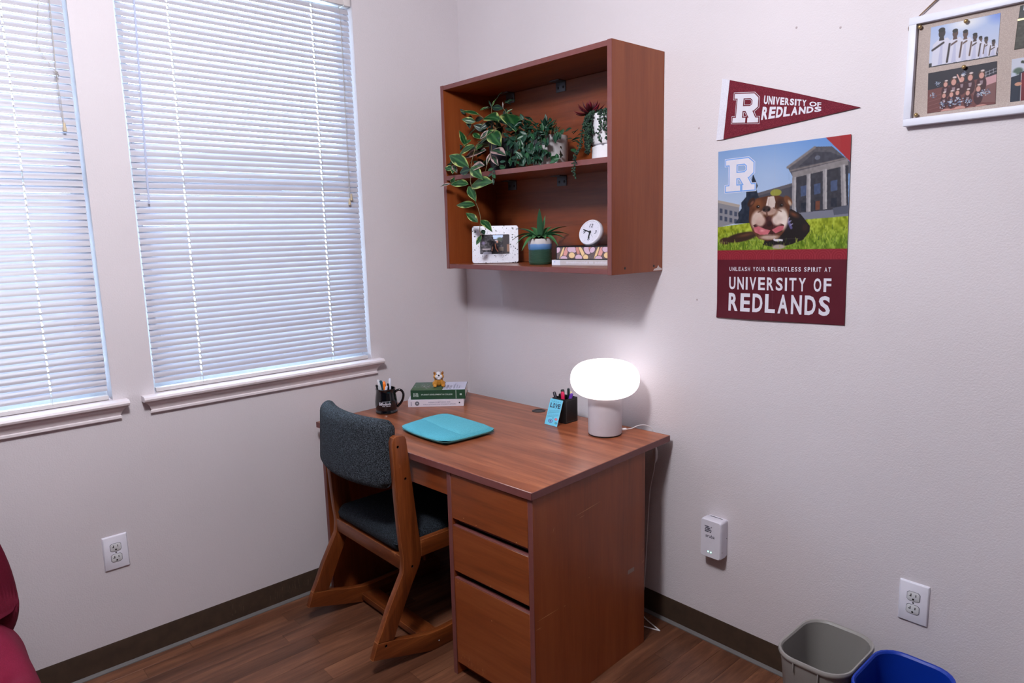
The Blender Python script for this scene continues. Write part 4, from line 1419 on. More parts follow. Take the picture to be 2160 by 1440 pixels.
MB().box((1.3755, -0.0135, 0.4884), (1.423, -0.0105, 0.4893)).build('vent_slot', M_BLACK, rt, True)
for y, z in ((-0.006, 0.422), (-0.034, 0.377)):
    MB().ball((1.4385, y - 0.002, z), (0.0006, 0.0018, 0.0018), u=8, v=5).build('side_button', M_BLACK, rt, True)

# wall outlets
def outlet(label, M):
    t = thing('wall_outlet', label, 'outlet', group='duplex wall outlets')
    t.matrix_basis = M
    w, h = 0.0398, 0.0618
    p = MB()
    loft(p, [[(x, y, z) for x, z in rrect(w * k, h * (1 - (1 - k) * w / h), 0.002, 2)] for y, k in ((0.0, 1.0), (-0.0025, 1.0), (-0.0062, 0.93), (-0.0068, 0.91))])
    p.build('cover_plate', M_WHITE, t)
    for s in (1, -1):
        zc = 0.0195 * s
        def oval(kx, kz):
            return [(max(-0.0172, min(0.0172, 0.0205 * math.cos(a))) * kx, max(-0.0143, min(0.0143, 0.0170 * math.sin(a))) * kz) for a in [2 * PI * k / 32 for k in range(32)]]
        ring = MB()
        loft(ring, [[(x, y, zc + z) for x, z in oval(k, k)] for y, k in ((-0.0066, 1.03), (-0.0072, 1.03))])
        rc = ring.build('receptacle', m_lb, t)
        q = MB()
        loft(q, [[(x, y, zc + z) for x, z in oval(k, k)] for y, k in ((-0.0068, 0.96), (-0.0084, 0.96), (-0.0088, 0.92))])
        q.build('receptacle_face', M_GREYP, rc)
        sl = MB()
        sl.box((-0.0075, -0.0091, zc - 0.0005), (-0.0052, -0.0086, zc + 0.0085)).box((-0.0115, -0.0091, zc + 0.0005), (-0.0075, -0.0086, zc + 0.0025))
        sl.box((0.0055, -0.0091, zc + 0.0005), (0.0077, -0.0086, zc + 0.0080))
        sl.lathe([(0.0028, 0.0), (0.0028, 0.0004)], 12, M=at(0, -0.0087, zc - 0.0078) @ rot('X', PI / 2))
        sl.build('slots', M_BLACK, rc)
    MB().lathe([(0.0028, 0.0), (0.0022, 0.0008)], 12, M=at(0, -0.0068, 0) @ rot('X', PI / 2)).build('screw', M_STEEL, t)
    return t
outlet('white duplex outlet low on the wall under the windows', at(0, -1.6122, 0.4273) @ rot('Z', PI / 2))
outlet('white duplex outlet low on the wall above the wastebaskets', at(2.0391, 0, 0.4204))

# ------------------------------------------------------------------ things on the desk
# table lamp with a glowing shade
LX, LYY = 1.020, -0.172
lamp = thing('table_lamp', 'mushroom table lamp with a glowing white shade and pale grey cylinder base', 'lamp', (LX, LYY, ZD))
m_lbase = plain('pale grey enamel', (186, 178, 184), 0.4)
MB().lathe([(0.060, 0.0), (0.0615, 0.001), (0.0615, 0.004)], 40).build('foot_pad', M_BLACK, lamp)
MB().lathe([(0.0608, 0.004), (0.0625, 0.006), (0.0628, 0.1420), (0.0622, 0.1435), (0.03, 0.144)], 48).build('base', m_lbase, lamp)
m_shade, nt, b = new_mat('opal shade')
b.inputs['Base Color'].default_value = rgba((250, 246, 246))
b.inputs['Roughness'].default_value = 0.25
b.inputs['Emission Color'].default_value = (1.0, 0.93, 0.94, 1)
b.inputs['Emission Strength'].default_value = 1.5
prof = []
for k in range(0, 25):
    a = -PI / 2 + PI * k / 24
    e = 0.80
    c_, s_ = math.cos(a), math.sin(a)
    prof.append((0.036 + 0.0915 * (abs(c_) ** e), 0.2085 + 0.0670 * math.copysign(abs(s_) ** 0.92, s_)))
prof = [(0.028, 0.1412)] + prof + [(0.022, 0.2732), (0.010, 0.2700), (0.001, 0.2692)]
MB().lathe(prof, 56).build('shade', m_shade, lamp)
m_cordw = plain('white cable', (220, 216, 218), 0.5)
def smooth_path(pts, n=5):
    P = [Vector(p) for p in pts]
    out = []
    for i in range(len(P) - 1):
        p0, p1, p2, p3 = P[max(i - 1, 0)], P[i], P[i + 1], P[min(i + 2, len(P) - 1)]
        for k in range(n):
            t = k / n
            out.append(0.5 * ((2 * p1) + (p2 - p0) * t + (2 * p0 - 5 * p1 + 4 * p2 - p3) * t * t + (3 * p1 - p0 - 3 * p2 + p3) * t ** 3))
    return out + [P[-1]]
cp = smooth_path([(1.079, -0.119, 0.772), (1.088, -0.100, 0.7725), (1.098, -0.074, 0.780), (1.110, -0.052, 0.780), (1.122, -0.034, 0.772), (1.128, -0.0225, 0.756), (1.132, -0.0165, 0.735), (1.135, -0.0165, 0.690)])
cord = MB().tube(cp, 0.0018, 8).tube(smooth_path([(1.135, -0.0165, 0.636), (1.130, -0.0165, 0.60), (1.120, -0.0165, 0.555), (1.111, -0.0165, 0.50), (1.104, -0.016, 0.40), (1.098, -0.022, 0.2), (1.09, -0.03, 0.012)]), 0.0018, 8).build('power_cord', m_cordw, lamp, True)
MB().tube([(1.0640, -0.1370, 0.7715), (1.0790, -0.1195, 0.772)], [0.0052, 0.0046], 10).build('plug', m_cordw, cord, False).data.transform(lamp.matrix_basis.inverted())
sw = MB()
loft(sw, [[(1.135 + p[0] * 1.0, -0.0165 + p[1], z) for p in rrect(w, d, min(w, d) * 0.7, 4)] for z, w, d in ((0.632, 0.003, 0.003), (0.638, 0.0065, 0.0055), (0.652, 0.0095, 0.0068), (0.676, 0.0095, 0.0068), (0.688, 0.0065, 0.0055), (0.694, 0.003, 0.003))])
swo = sw.build('inline_switch', m_cordw, cord, False)
swo.data.transform(lamp.matrix_basis.inverted())
fl = MB().tube(smooth_path([(1.09, -0.03, 0.004), (1.122, -0.055, 0.003), (1.206, -0.083, 0.003), (1.208, -0.087, 0.003), (1.159, -0.103, 0.003), (1.10, -0.115, 0.003), (0.98, -0.12, 0.003)], 6), 0.0024, 8)
tag(fl.build('floor_cable', m_cordw), 'white cable doubling back on the floor behind the desk', 'cable')

# teal laptop sleeve
slv = thing('laptop_sleeve', 'teal fabric laptop sleeve lying flat on the desk', 'laptop sleeve', (0.56, -0.57, ZD))
m_teal = fabric('teal cloth', (76, 158, 176), (96, 180, 196), 900.0, 0.2, 0.75)
m_teal2 = fabric('teal pocket cloth', (84, 164, 180), (104, 186, 200), 900.0, 0.2, 0.75)
m_tealg = plain('dull green binding', (72, 116, 112), 0.7)
QA, QB, QC, QD = Vector((0.424, -0.686)), Vector((0.404, -0.452)), Vector((0.724, -0.452)), Vector((0.716, -0.688))
# outline as a softened quadrilateral, slightly bowed on the sides
def quad(u, v):
    """u from A/B to D/C, v from A/D (front) to B/C (back)"""
    p = (QA.lerp(QD, u)).lerp(QB.lerp(QC, u), v)
    n = Vector((0, 0))
    bow = 0.012
    p = p + Vector((0, -1)) * bow * math.sin(PI * u) * (1 - v) + Vector((0, 1)) * bow * 0.2 * math.sin(PI * u) * v + Vector((1, 0)) * bow * 0.4 * math.sin(PI * v) * u - Vector((1, 0)) * bow * math.sin(PI * v) * (1 - u)
    return p
def sq(u, v, r=0.10):
    """keep (u, v) of -1..1 inside a rounded square"""
    p = 13.0
    m_ = (abs(u) ** p + abs(v) ** p) ** (1 / p)
    k = max(abs(u), abs(v)) / m_ if m_ > 1e-9 else 1
    return u * k, v * k
wr = np.random.RandomState(6).rand(8, 4)
def wrinkle(u, v):
    s = 0
    for a, b_, c_, d in wr:
        s += math.sin(u * (3 + 9 * a) + v * (8 * b_ - 4) + 6.28 * c_) * (0.3 + d * 0.7)
    return s / 8
def slv_pt(u, v, s):
    uu, vv = sq(spread_(u), spread_(v))
    p = quad(0.5 + 0.5 * uu, 0.5 + 0.5 * vv)
    th = soft(uu * 0.999, vv * 0.999, 9)
    z = 0.0140 + (0.0135 * th + 0.0026 * wrinkle(u * 2, v * 2) * th + 0.004 * th * math.exp(-((uu + 0.1) ** 2 + (vv - 0.75) ** 2) * 6) if s > 0 else -0.0132 * th)
    return (p.x - 0.56, p.y + 0.57, max(0.0006, z))
cushion('body', slv_pt, 40, 30, m_teal).build('body', m_teal, slv)
# flap: raised panel over the back half, its free edge running across the sleeve
pk = MB()
vs, fs = [], []
nu, nv = 22, 16
for j in range(nv + 1):
    for i in range(nu + 1):
        a, b_ = i / nu, j / nv
        u = 0.03 + 0.93 * a
        v_lo = 0.46 - 0.13 * a
        v = v_lo + b_ * (0.965 - v_lo)
        U, Vv = 2 * u - 1, 2 * v - 1
        p = quad(*[0.5 + 0.5 * w for w in sq(U, Vv)])
        edge = min(1.0, min(b_, 1 - b_, a, 1 - a) * 14)
        z = 0.0140 + 0.0135 * soft(U, Vv, 9) + 0.0026 * wrinkle(math.asin(max(-1, min(1, U))) * 4 / PI, math.asin(max(-1, min(1, Vv))) * 4 / PI) * soft(U, Vv, 9) + 0.0004 + 0.0042 * edge + 0.0008 * wrinkle(u * 9, v * 7) * edge
        vs.append((p.x - 0.56, p.y + 0.57, z))
for j in range(nv):
    for i in range(nu):
        a = j * (nu + 1) + i
        fs.append((a, a + 1, a + nu + 2, a + nu + 1))
pk.add(vs, fs, 0, None, True)
pk.build('flap', m_teal2, slv)
zp = MB()
rim = []
for k in range(97):
    t = 2 * PI * k / 96
    U, Vv = math.cos(t), math.sin(t)
    mm = max(abs(U), abs(Vv))
    U, Vv = sq(U / mm, Vv / mm)
    p = quad(0.5 + 0.5 * U * 1.002, 0.5 + 0.5 * Vv * 1.002)
    rim.append((p.x - 0.56, p.y + 0.57, 0.0135))
zp.tube(rim[:-1], 0.0013, 6, close=True)
zp.build('zipper', m_tealg, slv)

# mug with pens
MX, MY = 0.138, -0.568
mug = thing('mug', 'black ceramic mug with white lettering, full of pens, by the window corner', 'mug', (MX, MY, ZD))
m_mug = plain('black glaze', (9, 10, 16), 0.12, coat=0.6)
VIEW = math.atan2(-2.1044 - MY, 2.662 - MX)        # the lettering looks into the room
prof = [(0.0335, 0.006), (0.032, 0.004), (0.031, 0.001), (0.042, 0.0), (0.0465, 0.002), (0.0468, 0.008), (0.0445, 0.012), (0.0455, 0.02), (0.0475, 0.035), (0.0470, 0.05), (0.0445, 0.07), (0.0415, 0.088), (0.0412, 0.1), (0.0425, 0.104), (0.0405, 0.1055), (0.0385, 0.103), (0.0385, 0.09), (0.043, 0.05), (0.042, 0.02), (0.038, 0.012), (0.001, 0.011)]
MB().lathe(prof[3:], 44).build('body', m_mug, mug)
hd = VIEW + math.radians(82)
hp = smooth_path([(math.cos(hd) * r, math.sin(hd) * r, z) for r, z in ((0.0395, 0.087), (0.052, 0.0955), (0.0655, 0.0935), (0.0740, 0.080), (0.0725, 0.060), (0.0640, 0.042), (0.0530, 0.029), (0.0455, 0.022))], 4)
MB().tube(hp, [0.0052] * len(hp), 12).build('handle', m_mug, mug)
m = MB()
def around(w, h, z, shift):
    def f(u, v):
        zz = z + h * v
        r = np.interp(zz, [0.02, 0.035, 0.05, 0.07, 0.088], [0.0455, 0.0475, 0.047, 0.0445, 0.0415]) + 0.0005
        a = VIEW + (shift + w * u) / 0.047
        return (r * math.cos(a), r * math.sin(a), zz)
    return f
letters(m, 'Redlands', around(0.0375, 0.0115, 0.0400, -0.0185), 0.012)
letters(m, 'UNIVERSITY OF', around(0.036, 0.003, 0.0535, -0.0185), 0.0)
dashes(m, around(0.036, 0.0028, 0.0345, -0.0180), 22, 4)
m.build('lettering', M_INK_W, mug)
m = MB()
f = around(0.0120, 0.0125, 0.0400, -0.0325)
letter_R(m, f)
m.add([f(0.55, 0.45), f(1.05, 0.2), f(1.08, 1.0), f(0.98, 0.98)], [(0, 1, 2, 3)])
m.build('logo', M_INK_W, mug)

def pen(name, label, base, tip, r, c, cap=None, group='pens in the black mug', cat='pen', clip=True, taper=False):
    base, tip = Vector(base), Vector(tip)
    d = tip - base
    L = d.length
    t = thing(name, label, cat, base, 0, group)
    q = d.to_track_quat('Z', 'Y').to_matrix().to_4x4()
    bm = plain(name + ' barrel', c, 0.3)
    if taper:
        MB().lathe([(r * 0.6, 0), (r * 0.9, 0.006), (r * 0.9, L * 0.62), (r * 1.15, L * 0.66), (r * 1.5, L * 0.80), (r * 1.2, L * 0.95), (r * 0.5, L)], 12, M=q).build('barrel', bm, t)
    else:
        MB().lathe([(r * 0.35, 0), (r * 0.9, 0.012), (r, 0.016), (r, L * 0.86), (r * 0.98, L * 0.97), (r * 0.6, L)], 12, M=q).build('barrel', bm, t)
    if cap:
        cm = plain(name + ' cap', cap, 0.3)
        MB().lathe([(r * 1.12, L * 0.66), (r * 1.12, L * 0.985), (r * 0.8, L + 0.0012)], 12, M=q).build('cap', cm, t)
    if clip:
        MB().box((-0.0014, r, L * 0.68), (0.0014, r + 0.0018, L * 0.97), bev=0.0004, M=q).build('clip', plain(name + ' clip', cap or tuple(min(255, x * 1.1 + 6) for x in c), 0.3), t)
    return t
zb = ZD + 0.0125
vx, vy = math.cos(VIEW), math.sin(VIEW)
sx_, sy_ = math.cos(VIEW + PI / 2), math.sin(VIEW + PI / 2)
def in_mug(side_b, dep_b, side_t, dep_t, z):
    return ((MX + sx_ * side_b + vx * dep_b, MY + sy_ * side_b + vy * dep_b, zb), (MX + sx_ * side_t + vx * dep_t, MY + sy_ * side_t + vy * dep_t, ZD + z))
for nm, lb, pos, r, c, cap, kw in (
    ('pen', 'black pen leaning out over the rim farthest from the handle', in_mug(-0.006, 0.012, -0.0385, 0.010, 0.124), 0.0042, (18, 18, 24), None, {}),
    ('pen', 'plain white pen beside the teal marker in the mug', in_mug(-0.004, -0.02, -0.0300, -0.012, 0.140), 0.0042, (226, 226, 236), (232, 232, 240), {}),
    ('marker', 'dark teal marker slanting out of the mug', in_mug(0.016, 0.004, -0.0200, 0.004, 0.139), 0.0048, (10, 84, 104), (8, 72, 92), {'cat': 'marker'}),
    ('highlighter', 'bright orange highlighter with a swelling cap in the mug', in_mug(0.001, 0.018, -0.0055, 0.002, 0.136), 0.0052, (246, 122, 20), None, {'cat': 'marker', 'taper': True, 'clip': False}),
    ('pen', 'black and white pen low in front of the orange highlighter', in_mug(-0.014, 0.02, 0.0060, 0.026, 0.119), 0.0040, (20, 20, 28), (205, 205, 222), {}),
    ('pen', 'black pen between the orange highlighter and the printed white pen', in_mug(0.006, 0.0, 0.0110, 0.010, 0.127), 0.0042, (16, 18, 22), None, {}),
    ('pen', 'printed white pen standing tallest beside the mug handle', in_mug(0.015, -0.012, 0.0200, -0.006, 0.143), 0.0046, (224, 224, 240), (228, 228, 244), {}),
    ('pen', 'black pen with a silver end in front of the white pens', in_mug(-0.018, 0.02, -0.0270, 0.020, 0.117), 0.0042, (18, 16, 20), (176, 178, 182), {'clip': False})):
    kw.setdefault('cat', 'pen')
    pen(nm, lb, pos[0], pos[1], r, c, cap, **kw)

# two books stacked, figurine on top
def book(name, label, corner, ang, w, d, h, z, c_cover, rough=0.45, group=None, cover_t=0.0018, spine_mat=None):
    """corner: front left end of the spine; ang: direction of the spine; the book lies behind it"""
    t = thing(name, label, 'book', (corner[0], corner[1], z), ang, group)
    cm = plain(name + ' cover', c_cover, rough)
    MB().box((0, 0, 0), (w, d, cover_t), bev=0.0004, seg=1).box((0, 0, h - cover_t), (w, d, h), bev=0.0004, seg=1).build('cover', cm, t)
    MB().box((0, 0, cover_t), (w, cover_t, h - cover_t), bev=0.0003, seg=1).build('spine', spine_mat or cm, t)
    MB().box((0.0025, cover_t, cover_t), (w - 0.0025, d - 0.003, h - cover_t)).build('pages', M_PAPER, t)
    return t
ANG = math.atan2(-0.276 + 0.46, 0.301 - 0.14)
bk1 = book('book', 'white research methods book, lower of the two stacked beside the mug', (0.140, -0.460), ANG, 0.2445, 0.166, 0.031, ZD + 0.0003, (222, 214, 226), group='textbooks on the desk')
m = MB()
letters(m, 'RESEARCH METHODS AND', flat((0.090, 0, 0.0170), (0.096, 0, 0), (0, 0, 0.0050), (0, -1, 0), 0.0003), 0.008)
letters(m, 'APPLICATIONS FOR STUDENT AFFAIRS', flat((0.066, 0, 0.0075), (0.145, 0, 0), (0, 0, 0.0050), (0, -1, 0), 0.0003), 0.008)
dashes(m, flat((0.0125, 0, 0.006), (0, 0, 0.018), (0.004, 0, 0), (0, -1, 0), 0.0003), 6, 5)
m.build('lettering', plain('grey lettering', (120, 118, 150), 0.5), bk1)
m = MB()
m.lathe([(0.0095, 0), (0.0095, 0.0003)], 24, M=at(0.040, -0.0001, 0.0155) @ rot('X', PI / 2))
m.lathe([(0.0035, 0), (0.0035, 0.0003)], 16, M=at(0.226, -0.0001, 0.0155) @ rot('X', PI / 2))
m.build('emblem', M_INK_K, bk1)
m = MB()
dashes(m, lambda u, v: (0.040 + 0.0078 * math.sin((u - 0.5) * 6.0) * (0.78 + 0.15 * v), -0.0007, 0.0155 + 0.0078 * math.cos((u - 0.5) * 6.0) * (0.78 + 0.15 * v)), 16, 6)
m.box((0.037, -0.0007, 0.013), (0.043, -0.0004, 0.018))
m.build('emblem_lettering', M_INK_W, bk1)
ANG2 = math.atan2(-0.268 + 0.444, 0.300 - 0.137)
bk2 = book('book', 'dark green student development textbook on top of the white book', (0.1405, -0.4445), ANG2, 0.240, 0.160, 0.042, ZD + 0.0316, (30, 68, 46), group='textbooks on the desk')
m = MB()
letters(m, 'STUDENT DEVELOPMENT IN COLLEGE', flat((0.046, 0, 0.0185), (0.138, 0, 0), (0, 0, 0.0060), (0, -1, 0), 0.0003), 0.022)
for k in range(4):
    dashes(m, flat((0.012 + 0.0058 * k, 0, 0.029), (0, 0, -0.0165), (0.0042, 0, 0), (0, -1, 0), 0.0003), 5, 10 + k)
m.box((0.1985, -0.0004, 0.003), (0.2008, 0.0002, 0.039))
m.box((0.2160, -0.0004, 0.017), (0.2250, 0.0002, 0.024))
m.build('lettering', plain('pale green lettering', (190, 206, 200), 0.5), bk2)
cg = Canvas(120, 80, (86, 104, 92), 21)
cg.a = np.stack([np.interp(cg.v, [0, 1], [x0, x1]) for x0, x1 in ((92, 70), (112, 98), (104, 66))], -1)
cg.mottle(np.ones((80, 120)), 12, 20)
grs = np.random.RandomState(9)
for k in range(60):
    cg.ell(0.24 + grs.normal(0, 0.075), 0.56 + grs.normal(0, 0.14), 0.014, 0.02, [(176, 168, 184), (142, 116, 150), (196, 190, 198), (120, 124, 120), (150, 104, 100)][k % 5], soft=0.6)
cg.poly([(-0.1, 0.86), (0.62, 0.86), (0.62, 1.1), (-0.1, 1.1)], (66, 96, 58))
cg.poly([(0.58, -0.1), (1.1, -0.1), (1.1, 1.1), (0.58, 1.1)], (206, 206, 226))
print_sheet('cover_picture', cg, (0.001, 0.1585, 0.0421), (0.238, 0, 0), (0, -0.158, 0), (0, 0, 1), M_PRINT, 0.0003, bk2, gain=1.0)
m = MB()
for k, (s, y0, y1, hh) in enumerate((('STUDENT', 0.016, 0.085, 0.009), ('DEVELOPMENT', 0.016, 0.100, 0.009), ('IN COLLEGE', 0.016, 0.085, 0.009), ('THEORY RESEARCH', 0.02, 0.12, 0.0055), ('AND PRACTICE', 0.02, 0.09, 0.0038), ('THIRD EDITION', 0.02, 0.08, 0.0038))):
    x = 0.148 + (0.0145 * k if k < 4 else 0.0145 * 3 + 0.011 * (k - 3))
    letters(m, s, flat((x, y0, 0.0427), (0, y1 - y0, 0), (-hh, 0, 0), (0, 0, 1), 0.0), 0.01)
m.build('cover_lettering', plain('slate lettering', (110, 112, 138), 0.5), bk2)

# small dog figurine
FZ = ZD + 0.0316 + 0.0427
dog = thing('dog_figurine', 'small tan and white bulldog figurine sitting on the green textbook', 'figurine', (0.171, -0.312, FZ), VIEW - 0.05 + PI / 2)
m_tan = plain('tan resin', (196, 132, 46), 0.4)
m_cream = plain('white resin', (220, 216, 222), 0.4)
def blob(parts, vox):
    q = MB()
    for c, r in parts:
        q.ball(c, r, u=16, v=10)
    me = q.mesh('blob', m_tan)
    o = link('blob', me)
    md = o.modifiers.new('r', 'REMESH')
    md.mode = 'VOXEL'
    md.voxel_size = vox
    md2 = o.modifiers.new('s', 'SMOOTH')
    md2.factor = 0.5
    md2.iterations = 6
    bpy.context.view_layer.update()
    me2 = bpy.data.meshes.new_from_object(o.evaluated_get(bpy.context.evaluated_depsgraph_get()))
    bpy.data.objects.remove(o, do_unlink=True)
    bpy.data.meshes.remove(me)
    me2.polygons.foreach_set('use_smooth', [True] * len(me2.polygons))
    return me2
bd = blob([((0, 0.004, 0.020), (0.021, 0.020, 0.020)), ((0, -0.004, 0.032), (0.020, 0.016, 0.018)), ((-0.019, -0.002, 0.013), (0.010, 0.015, 0.013)), ((0.019, -0.002, 0.013), (0.010, 0.015, 0.013)),
           ((-0.018, -0.016, 0.0055), (0.0085, 0.012, 0.0055)), ((0.018, -0.016, 0.0055), (0.0085, 0.012, 0.0055)), ((-0.0125, -0.013, 0.022), (0.007, 0.007, 0.016)), ((0.0125, -0.013, 0.022), (0.007, 0.007, 0.016)),
           ((0, -0.006, 0.052), (0.0185, 0.016, 0.017)), ((-0.017, -0.012, 0.047), (0.007, 0.009, 0.009)), ((0.017, -0.012, 0.047), (0.007, 0.009, 0.009))], 0.0016)
bd.materials.clear(); bd.materials.append(m_tan)
body = link('body', bd, dog)
fc = blob([((0, -0.0115, 0.058), (0.0125, 0.0125, 0.0125)), ((-0.008, -0.018, 0.048), (0.009, 0.009, 0.010)), ((0.008, -0.018, 0.048), (0.009, 0.009, 0.010)), ((0, -0.019, 0.039), (0.010, 0.007, 0.006))], 0.0014)
fc.materials.clear(); fc.materials.append(m_cream)
link('face', fc, dog)
MB().ball((0, -0.0255, 0.0555), (0.0042, 0.003, 0.0028)).build('nose', M_BLACK, dog)
for s in (-1, 1):
    MB().ball((s * 0.0095, -0.0215, 0.0605), (0.002, 0.0016, 0.002), u=8, v=6).build('eye', M_BLACK, dog)
    MB().ball((s * 0.0185, -0.0075, 0.0625), (0.0045, 0.0035, 0.0075), M=None, u=10, v=7).build('ear', plain('brown ear resin', (150, 92, 36), 0.45), dog)
    MB().ball((s * 0.0135, -0.0215, 0.0405), (0.0028, 0.0026, 0.006), u=8, v=6).build('jowl_shadow', plain('jowl shade brown', (104, 72, 52), 0.5), dog)  # brown balls added as painted shade beside the chin

# black pen cup, card, markers
CX, CYY = 0.829, -0.186
cang = 0.02
cup = thing('pen_cup', 'square black stitched pen cup beside the lamp', 'pen cup', (0.7925, -0.148, ZD), cang)
m_leather = plain('black leatherette', (14, 15, 17), 0.45, bump=(900, 0.15))
h_, hh_ = 0.0355, 0.098
def cup_wall(a, b):
    return MB().box((a[0], a[1], 0), (b[0], b[1], hh_), bev=0.0012)
for a, b in (((-h_, -h_), (h_, -h_ + 0.004)), ((-h_, h_ - 0.004), (h_, h_)), ((-h_, -h_ + 0.0035), (-h_ + 0.004, h_ - 0.0035)), ((h_ - 0.004, -h_ + 0.0035), (h_, h_ - 0.0035))):
    cup_wall(a, b).build('side_wall', m_leather, cup)
MB().box((-h_ + 0.003, -h_ + 0.003, 0.0), (h_ - 0.003, h_ - 0.003, 0.004)).build('bottom', m_leather, cup)
st = MB()
for z in (0.006, hh_ - 0.006):
    for k in range(16):
        a = -h_ + 0.004 + (2 * h_ - 0.008) * (k + 0.2) / 16
        b = a + (2 * h_ - 0.008) * 0.6 / 16
        st.box((h_ - 0.0001, a, z - 0.0003), (h_ + 0.0003, b, z + 0.0003))
for y in (-h_ + 0.005, h_ - 0.005):
    for k in range(22):
        a = 0.007 + 0.084 * (k + 0.2) / 22
        st.box((h_ - 0.0001, y - 0.0003, a), (h_ + 0.0003, y + 0.0003, a + 0.0024))
tag(st.build('stitching', plain('grey thread', (112, 112, 114), 0.8), cup), kind='stuff')
def in_cup(bx, by, tx, ty, z):
    return ((0.7925 + bx, -0.148 + by, ZD + 0.0045), (0.7925 + tx, -0.148 + ty, ZD + z))
for nm, lb, p_, r, c, cap, kw in (
    ('marker', 'dark violet marker leaning away from the lamp, out of the square cup', in_cup(0.0, -0.018, -0.038, -0.022, 0.116), 0.0058, (26, 20, 34), (30, 24, 40), {}),
    ('marker', 'thick black marker beside the red one in the square cup', in_cup(-0.004, 0.004, -0.005, -0.008, 0.128), 0.0068, (14, 14, 16), (12, 12, 14), {}),
    ('marker', 'crimson red marker in the square cup', in_cup(0.012, -0.02, 0.010, -0.024, 0.124), 0.0062, (190, 16, 72), (196, 20, 78), {}),
    ('pen', 'thin black pen with a white and gold barrel behind the red marker', in_cup(0.010, 0.012, 0.016, 0.004, 0.134), 0.0048, (200, 206, 196), (12, 34, 40), {}),
    ('pen', 'pen with an orange and cream cap in the square cup', in_cup(0.016, 0.012, 0.026, 0.008, 0.122), 0.0042, (222, 176, 96), (226, 214, 170), {}),
    ('marker', 'purple marker leaning toward the lamp base', in_cup(-0.004, -0.006, 0.0360, 0.002, 0.116), 0.0056, (126, 84, 186), (98, 58, 160), {}),
    ('marker', 'black marker lying lowest in the square cup', in_cup(-0.024, 0.014, -0.020, -0.006, 0.108), 0.0058, (16, 16, 18), (14, 14, 16), {})):
    kw.setdefault('cat', 'marker' if nm == 'marker' else 'pen')
    pen(nm, lb, p_[0], p_[1], r, c, cap, group='markers in the square cup', **kw)

cl = Canvas(66, 100, (112, 198, 226), 31)
ink = (52, 84, 118)
for k in range(5):
    x = 0.18 + 0.16 * k
    cl.line((x - 0.05, 0.11), (x, 0.075), 0.009, ink, 0.8).line((x, 0.075), (x + 0.05, 0.11), 0.009, ink, 0.8)
for k, (y, c) in enumerate(((0.41, 40), (0.47, 40), (0.56, 40), (0.62, 40))):
    for j in range(16):
        x = 0.1 + 0.052 * j
        yy = y + 0.06 - 0.10 * x
        cl.ell(x, yy, 0.02, 0.017, ink, soft=0.5, alpha=0.8)
        cl.ell(x, yy, 0.009, 0.007, (112, 198, 226), soft=0.5, alpha=0.8)
for y in (0.52, 0.67):
    cl.line((0.05, y + 0.06), (0.95, y - 0.09), 0.008, (30, 56, 92), 0.85)
cl.ell(0.40, 0.84, 0.19, 0.075, (84, 120, 172)).ell(0.40, 0.84, 0.13, 0.05, (140, 170, 212)).ell(0.40, 0.84, 0.06, 0.025, (60, 84, 140))
cl.ell(0.80, 0.74, 0.13, 0.05, (222, 90, 110), soft=0.3).ell(0.80, 0.74, 0.05, 0.02, (244, 180, 186), soft=0.3)
cl.ell(0.86, 0.88, 0.12, 0.045, (70, 150, 180)).ell(0.78, 0.90, 0.05, 0.02, (150, 190, 110))
cl.ell(0.55, 0.71, 0.03, 0.02, (40, 60, 100))
O = Vector((0.7575, -0.1925, ZD + 0.0955))
Uc = Vector((0.0665, 0.002, 0.0))
Vc = Vector((0.008, -0.0450, -0.0945))
nc = Uc.cross(Vc) * -1
nc = Vc.cross(Uc)
card = print_sheet('greeting_card', cl, O, Uc, Vc, nc, M_PRINT, 0.0007, back=M_PAPER, gain=1.0)
tag(card, 'light blue card reading LOVE leaning against the square pen cup', 'card')
m = MB()
ncn = nc.normalized()
for k, ch in enumerate('LOVE'):
    u0 = 0.12 + 0.205 * k
    letters(m, ch, lambda u, v, u0=u0: O + Uc * (u0 + 0.18 * u) + Vc * (0.335 - 0.175 * v) + ncn * 0.0012, 0.035)
    for a, b in (((u0 - 0.02, 0.335), (u0 + 0.06, 0.335)), ((u0 - 0.02, 0.165), (u0 + 0.06, 0.165))):
        m.add([O + Uc * a[0] + Vc * (a[1] - 0.006) + ncn * 0.0012, O + Uc * b[0] + Vc * (b[1] - 0.006) + ncn * 0.0012, O + Uc * b[0] + Vc * (b[1] + 0.006) + ncn * 0.0012, O + Uc * a[0] + Vc * (a[1] + 0.006) + ncn * 0.0012], [(0, 3, 2, 1)])
m.build('lettering', plain('navy ink', (34, 50, 84), 0.5), card)

